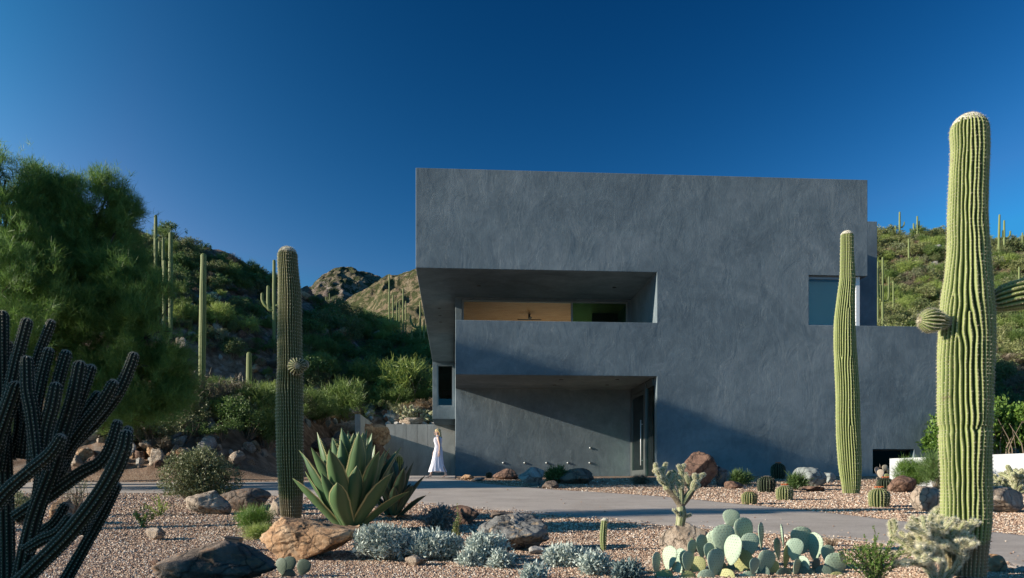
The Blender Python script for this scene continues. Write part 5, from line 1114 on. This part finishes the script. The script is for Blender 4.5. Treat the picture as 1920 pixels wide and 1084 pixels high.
for o in [o for o in C.objects if o.name.startswith('mesquite_bush')]: o.data = mesq

# hillside saguaros
M_SAGF = M_SAGN
def far_sag(label, px, top, bot, wd, Y, arms=(), group=None, seed=0, dx=0):
    wd = wd * .85 if Y > 50 else wd
    b = at_y(px, Y); b.z = min(b.z, W(px, bot, Y).z); H = (HY - top) / F * Y - b.z; r = wd / 2 / F * Y
    t = thing('saguaro', label, 'cactus', b, 0, group); pc = []
    stem_mesh(pc, [(0, 0, 0, r * .75), (dx * .3, 0, H * .25, r * .95), (dx * .6, 0, H * .6, r), (dx, 0, H, r * .8)], 14, .16, ds=.12, per=4, wander=.05, seed=seed); skin('trunk', pc, M_SAGF, t)
    for (ax, z0, z1, ar) in arms:
        pc = []; a = ax * (1.35 if Y > 50 else 1) / F * Y; ar = ar / 2 / F * Y; vb = max(0, (HY - bot) / F * Y - b.z); zz0, zz1 = vb + (H - vb) * z0, vb + (H - vb) * z1
        stem_mesh(pc, [(0, 0, zz0, ar * .7), (a * .6, 0, zz0 + abs(a) * .05, ar), (a, .0, zz0 + abs(a) * .6, ar), (a * 1.05, 0, max(zz1, zz0 + abs(a) * 1.3), ar * .8)], 11, .16, ds=.12, per=4, wander=.05, seed=seed); skin('arm', pc, M_SAGF, t)
    return t
for i, (lb, px, top, bot, wd, Y, arms, dx) in enumerate([
    ('thin tall saguaro standing alone on the left bank', 377, 475, 810, 13, 33, (), .1),
    ('highest saguaro on the left skyline', 292, 403, 500, 8, 60, (), 0),
    ('saguaro right of the highest one on the left skyline', 320, 435, 560, 10, 52, (), 0),
    ('short saguaro between the two skyline ones', 306, 445, 500, 6, 60, (), 0), ('shortest skyline saguaro next to the highest one', 299, 452, 500, 5, 62, (), 0),
    ('saguaro below the skyline group, half hidden by the palo verde', 308, 488, 570, 8, 52, (), 0), ('small saguaro lower down between thin saguaro and big left one', 467, 660, 735, 11, 38, (), 0),
    ('stub of a grey saguaro showing beside the thin tall one', 343, 683, 720, 15, 36, (), 0), ('armed saguaro directly behind the big left saguaro', 514, 487, 660, 8, 56, ((-8, .45, .72, 7), (7, .5, .8, 7), (-16, .48, .60, 6)), .0),
    ('tallest saguaro of the far cluster near the house corner', 730, 514, 618, 3.6, 88, (), .0), ('saguaro second from left in the far cluster', 737, 553, 618, 3.6, 88, (), 0), ('saguaro third from left in the far cluster', 744, 565, 616, 3, 88, (), 0), ('saguaro fourth from left in the far cluster', 749, 565, 616, 3, 89, (), 0),
    ('second tallest saguaro of the far cluster', 756, 541, 616, 4, 89, ((-3, .5, .6, 2.5),), 0), ('rightmost saguaro of the far cluster', 761, 564, 618, 3, 90, (), 0), ('short saguaro at the front of the far cluster', 736, 595, 618, 4, 86, (), 0),
    ('saguaro with a drooping left arm beside the overhang', 788, 565, 640, 4, 80, ((-13, .35, .55, 4), (-6, .3, .45, 3)), 0), ('plain saguaro closest to the overhang', 795, 598, 640, 4.4, 80, ((4, .4, .85, 3),), 0), ('stub saguaro left of the drooping-armed one', 772, 619, 640, 4, 80, (), 0),
    ('many-armed saguaro just right of the house', 1655, 482, 585, 5, 52, ((-7, .25, .8, 4.5), (-3, .2, .5, 4), (8, .2, .65, 4)), 0), ('saguaro partly hidden at the house edge, left of the many-armed one', 1646, 490, 570, 4.5, 53, (), 0), ('small saguaro right of the many-armed one', 1675, 527, 560, 3.6, 56, (), 0),
    ('skyline saguaro with one short arm, near the house', 1687, 397, 450, 4.4, 78, ((6, .45, .55, 2.5),), 0), ('skyline saguaro with several arms', 1720, 405, 450, 4, 78, ((-5, .4, .7, 3), (5, .4, .55, 2.4), (2.5, .5, .8, 2.5)), 0), ('short skyline saguaro left of the one-armed one', 1679, 423, 450, 3, 78, (), 0),
    ('short saguaro below the skyline near the house', 1704, 448, 475, 4, 70, (), 0), ('stub saguaro on the skyline between house and tallest saguaro', 1729, 447, 460, 3, 76, (), 0), ('tall forked saguaro on the right skyline with a brown base', 1872, 402, 495, 5, 68, ((6, .5, .68, 3.4),), .1),
    ('skyline saguaro with a raised right arm, second from the right edge', 1883, 413, 465, 4.6, 74, ((8, .35, .62, 3.6),), 0), ('small branching saguaro on the skyline at the right edge', 1917, 436, 470, 3.5, 76, ((-6, .4, .6, 2.4), (5, .4, .6, 2.4)), 0), ('lone saguaro above the bent arm of the tallest one', 1911, 500, 545, 4.6, 60, (), 0),
    ('dim saguaro right behind the tallest one', 1853, 443, 475, 4, 74, (), 0), ('thin saguaro on the rocky middle ridge', 618, 550, 578, 2.2, 95, (), 0), ('thin saguaro right of the other on the middle ridge', 625, 556, 580, 2, 95, (), 0), ('tiny saguaro at the left of the middle ridge', 611, 556, 576, 2, 95, (), 0)]):
    far_sag(lb, px, top, bot, wd, Y, arms, 'hillside saguaros', 400 + i, dx)
# rubble and loose rocks on the slopes
RP = [npmesh('hillside_rock', *(lambda g: (g[0], [g[1]]))(rock_geo(500 + q, ICO3, 9, .09, 60)), ROCKM[k], True) for q, k in enumerate(['tan', 'brown', 'white', 'orange', 'greygreen', 'tan'])]
def scatter_rocks(n, poly, smin, smax, seed, where, ymin=24):
    g = random.Random(seed); x0, y0, x1, y1 = poly
    for q in range(n):
        p = hit(g.uniform(x0, x1), g.uniform(y0, y1))
        if p.y < ymin or p.y > 150 or hillmask(np.array([p.x]), np.array([p.y]))[0] < .25: continue
        s_ = g.uniform(smin, smax) * (.5 + g.random()) ; o = link('hillside_rock', RP[g.randrange(6)], None, Vector((p.x, p.y, p.z + s_ * .15)), (g.random() * 6, g.random() * 6, g.random() * 6), (s_, s_ * .85, s_ * .62)); tag(o, where, 'rock', where)
scatter_rocks(120, (560, 730, 815, 800), .12, .4, 1, 'grey-brown rock on the rubble slope above the retaining wall')
scatter_rocks(150, (130, 800, 560, 906), .06, .26, 2, 'loose rock on the cut bank left of the drive')
scatter_rocks(30, (300, 480, 560, 760), .2, .55, 3, 'weathered rock on the left hillside')
scatter_rocks(60, (1640, 455, 1925, 700), .2, .5, 4, 'pale rock on the right hillside')
scatter_rocks(40, (560, 545, 740, 640), .4, .8, 5, 'outcrop rock on the middle ridge', 60)
# ---------------------------------------------------------------- the walking woman
def person():
    Yw = 25.8; base = at_y(822, Yw); base.z += .02
    t = thing('person', 'blonde woman in a long white sleeveless dress walking left past the retaining wall', 'person', base, 0)
    # skeleton in metres, walking towards -X; one connected skinned body
    v = []; e = []; r = []
    def add(p, rad, par=None):
        v.append(p); r.append(rad)
        if par is not None: e.append((par, len(v) - 1))
        return len(v) - 1
    pel = add((0, 0, .90), (.125, .10)); wa = add((-.005, 0, 1.04), (.10, .085), pel); ch = add((-.01, 0, 1.20), (.125, .095), wa); sh = add((-.01, 0, 1.32), (.085, .07), ch); nk = add((-.02, 0, 1.385), (.046, .046), sh); jaw = add((-.035, 0, 1.44), (.06, .055), nk); hd = add((-.035, 0, 1.52), (.092, .075), jaw); tp = add((-.025, 0, 1.58), (.06, .055), hd)
    for s_, hipx, kn, an, toe in ((1, 0, (-.14, .48), (-.27, .085), -.13), (-1, 0, (.03, .47), (.26, .12), -.12)):
        h = add((hipx, .07 * s_ * 1, .84), (.075, .075), pel); k = add((kn[0], .075 * s_, kn[1]), (.052, .05), h); cf = add(((kn[0] + an[0]) / 2 + .015, .075 * s_, (kn[1] + an[1]) / 2 + .04), (.048, .045), k); a = add((an[0], .075 * s_, an[1]), (.03, .03), cf)
        he = add((an[0] + .03, .075 * s_, an[1] - .045 + (.0 if s_ > 0 else -.02)), (.028, .028), a); bl = add((an[0] - .09, .075 * s_, .022 if s_ > 0 else .03), (.03, .02), a); add((an[0] - .16, .075 * s_, .018 if s_ > 0 else .022), (.018, .012), bl)
    for s_, el, wr in ((-1, (.06, 1.08), (.055, .865)), (1, (-.07, 1.08), (-.16, .88))):
        so_ = add((0, .145 * s_, 1.315), (.048, .045), sh); eb = add((el[0], .19 * s_, el[1]), (.034, .034), so_); w_ = add((wr[0], .20 * s_, wr[1]), (.022, .022), eb); pm = add((wr[0] - .01, .20 * s_, wr[1] - .07), (.026, .016), w_)
        for q, (dx, ln) in enumerate(((-.027, .065), (-.009, .078), (.009, .073), (.025, .058))):
            k1 = add((wr[0] - .01 + dx, .2 * s_, wr[1] - .105), (.0085, .0085), pm); add((wr[0] - .025 + dx, .2 * s_, wr[1] - .105 - ln * .55), (.0078, .0078), k1); add((wr[0] - .04 + dx, .2 * s_, wr[1] - .105 - ln), (.0065, .0065), len(v) - 1)
        th_ = add((wr[0] - .045, .195 * s_, wr[1] - .055), (.009, .009), w_); add((wr[0] - .06, .195 * s_, wr[1] - .095), (.008, .008), th_)
    me = bpy.data.meshes.new('body'); me.from_pydata(v, e, []); M_SKIN = plain('skin', (.62, .40, .30), .5); me.materials.append(M_SKIN)
    o = link('body', me, t); sk = o.modifiers.new('skin', 'SKIN'); sk.use_smooth_shade = True
    for i, q in enumerate(me.skin_vertices[0].data): q.radius = r[i]; q.use_root = (i == 0)
    ss_ = o.modifiers.new('sub', 'SUBSURF'); ss_.levels = 2; ss_.render_levels = 2
    # face: nose, lips, brow, ear as one small mesh on the head; eyes and hair as parts
    f = MB(); V0, T0 = ICO2
    for c, s_ in (((-.128, 0, 1.49), (.018, .011, .018)), ((-.122, 0, 1.448), (.010, .018, .006)), ((-.112, 0, 1.425), (.016, .02, .014)), ((-.02, -.078, 1.49), (.014, .008, .024)), ((-.02, .078, 1.49), (.014, .008, .024))): f.add(V0 * np.array(s_) + np.array(c), None, T0)
    f.build('face', M_SKIN, t, True)
    f = MB()
    for s_ in (-1, 1): f.add(V0 * np.array([.006, .010, .005]) + np.array([-.118, .03 * s_, 1.508]), None, T0)
    f.build('eyes', M_DARK, t, True)
    f = MB(); g = random.Random(3)
    for q in range(260):
        a = g.uniform(-2.3, 2.3); up_ = g.uniform(.1, 1.0); s0 = np.array([-.03 + .07 * math.cos(a) * (1 - up_ * .5) + .0, .085 * math.sin(a) * (1.02 - up_ * .6), 1.53 + .085 * up_])
        if s0[0] < -.085: continue
        e_ = np.array([.055 + g.gauss(0, .022), s0[1] * .75 + g.gauss(0, .015), 1.27 + g.gauss(0, .03)]); m1 = np.array([.055 + g.gauss(0, .012), s0[1] * 1.1, 1.45]); tube(f, [s0, (s0 + m1) / 2 + np.array([.012, s0[1] * .12, .012]), m1, e_], [.008, .009, .008, .003], 5, n=9)
    f.add(V0 * np.array([.098, .085, .072]) + np.array([-.012, 0, 1.548]), None, T0)
    f.build('hair', plain('blonde_hair', (.80, .56, .26), .5), t, True)
    # dress: a lofted tube, bodice to swinging hem
    rows = [(1.335, -.01, .10, .135), (1.30, -.01, .13, .14), (1.22, -.018, .137, .13), (1.12, -.01, .115, .115), (1.04, -.005, .108, .11), (.95, 0, .13, .13), (.84, 0, .15, .15), (.7, -.01, .165, .16), (.5, -.02, .20, .17), (.32, -.02, .245, .18), (.2, -.01, .285, .185)]
    A = spline(np.array([(0, 0, a, b_, c, d) for a, b_, c, d in rows]), 60); th_ = np.linspace(0, 2 * np.pi, 96, endpoint=False)[None]; z, cx_, rx, ry = [A[:, k][:, None] for k in (2, 3, 4, 5)]
    fl = np.clip((1.0 - z) / .8, 0, 1); pl = 1 + fl * .06 * np.sin(th_ * 11 + z * 5) + fl * .04 * np.sin(th_ * 17 + 2 - z * 7); front = np.where(np.cos(th_) < 0, 1.0, 1.0)
    X = cx_ + rx * np.cos(th_) * pl - fl * .02; Yd = ry * np.sin(th_) * pl; Z = z + 0 * th_ + fl * .015 * np.sin(th_ * 3)
    V = np.stack([X, Yd, Z], -1); n_ = V.shape[0]; I = np.arange(n_ * 96).reshape(n_, 96); J = np.roll(I, -1, 1)
    f = MB(); f.add(V.reshape(-1, 3), np.stack([I[:-1], I[1:], J[1:], J[:-1]], -1).reshape(-1, 4))
    for s_ in (-1, 1): tube(f, [(-.08, .07 * s_, 1.30), (-.02, .085 * s_, 1.385), (.05, .07 * s_, 1.30)], [.018, .02, .018], 8, n=9)
    o = f.build('dress', plain('white_linen', (.80, .78, .86), .8), t, True); so2 = o.modifiers.new('solid', 'SOLIDIFY'); so2.thickness = .006
    t.scale = (.965, .965, .965)
person()
# ---------------------------------------------------------------- labels for the hillside repeats: place each against the nearest landmark
MARKS = [(292, 420, 'the highest left saguaro'), (377, 560, 'the thin tall saguaro'), (377, 740, 'the thin saguaro base'), (467, 700, 'the small hillside saguaro'), (343, 695, 'the grey saguaro stub'), (514, 560, 'the armed left saguaro'),
         (745, 590, 'the far saguaro cluster'), (788, 610, 'the drooping-armed saguaro'), (727, 780, 'the solitary round-topped cactus'), (640, 720, 'the big pale green bush'), (770, 700, 'the bay-window bush'), (397, 495, 'the pale hillside cholla'), (655, 510, 'the distant crag'),
         (600, 760, 'the dry straw bush'), (250, 880, 'the round pale boulder'), (380, 860, 'the leafy bush'), (480, 870, 'the cut bank'), (1655, 530, 'the many-armed saguaro'), (1687, 430, 'the one-armed skyline saguaro'), (1720, 430, 'the several-armed saguaro'),
         (1743, 600, 'the left side bud'), (1872, 450, 'the forked skyline saguaro'), (1911, 520, 'the lone right saguaro'), (1890, 700, 'the garden wall bushes'), (1700, 600, 'the wing parapet'), (1900, 610, 'the bent cactus arm'), (450, 520, 'the left ridge'), (560, 640, 'the big left saguaro')]
cnt = {}
for o in [o for o in C.objects if o.parent is None and o.get('category') in ('bush', 'rock') and o.get('group') and (' on the ' in o['group'] or ' in the wooded' in o['group'] or ' at the shaded' in o['group'] or 'crest' in o['group'] or 'loose rock' in o['group'] or 'outcrop' in o['group']) and ('hill' in o['group'] or 'bank' in o['group'] or 'slope' in o['group'] or 'ridge' in o['group'] or 'hollow' in o['group'])]:
    px = CX + F * o.location.x / o.location.y; py = HY - F * o.location.z / o.location.y
    mx, my, nm = min(MARKS, key=lambda m: (m[0] - px) ** 2 + (m[1] - py) ** 2)
    rel = ('right of' if px > mx else 'left of') if abs(px - mx) > abs(py - my) else ('below' if py > my else 'above')
    size = ''
    if o['category'] == 'bush': size = 'big ' if o.scale[0] > 1.9 else ('small ' if o.scale[0] < 1.2 else 'medium ')
    d = o['group'].split(' on the ')[0].split(' in the wooded')[0].split(' at the shaded')[0].split(' along the')[0]
    cnt.setdefault(size + d + ' ' + rel + ' ' + nm, []).append((px, o))
ORD = ['', 'second ', 'third ', 'fourth ', 'fifth ', 'sixth ', 'seventh ', 'eighth ', 'ninth ', 'tenth ', 'eleventh ', 'twelfth ', 'thirteenth ', 'fourteenth ', 'fifteenth ', 'sixteenth ', 'seventeenth ', 'eighteenth ', 'nineteenth ', 'twentieth ', 'twenty-first ', 'twenty-second ', 'twenty-third ', 'twenty-fourth ', 'twenty-fifth ', 'twenty-sixth ', 'twenty-seventh ', 'twenty-eighth ', 'twenty-ninth ', 'thirtieth ']
for lb, l in cnt.items():
    l.sort(key=lambda a: a[0])
    for i, (px, o) in enumerate(l):
        o['label'] = lb if len(l) == 1 else (lb + ', ' + (ORD[i] + 'leftmost' if i == 0 else (ORD[i] + 'from left' if i < 30 else 'far right of its row')))
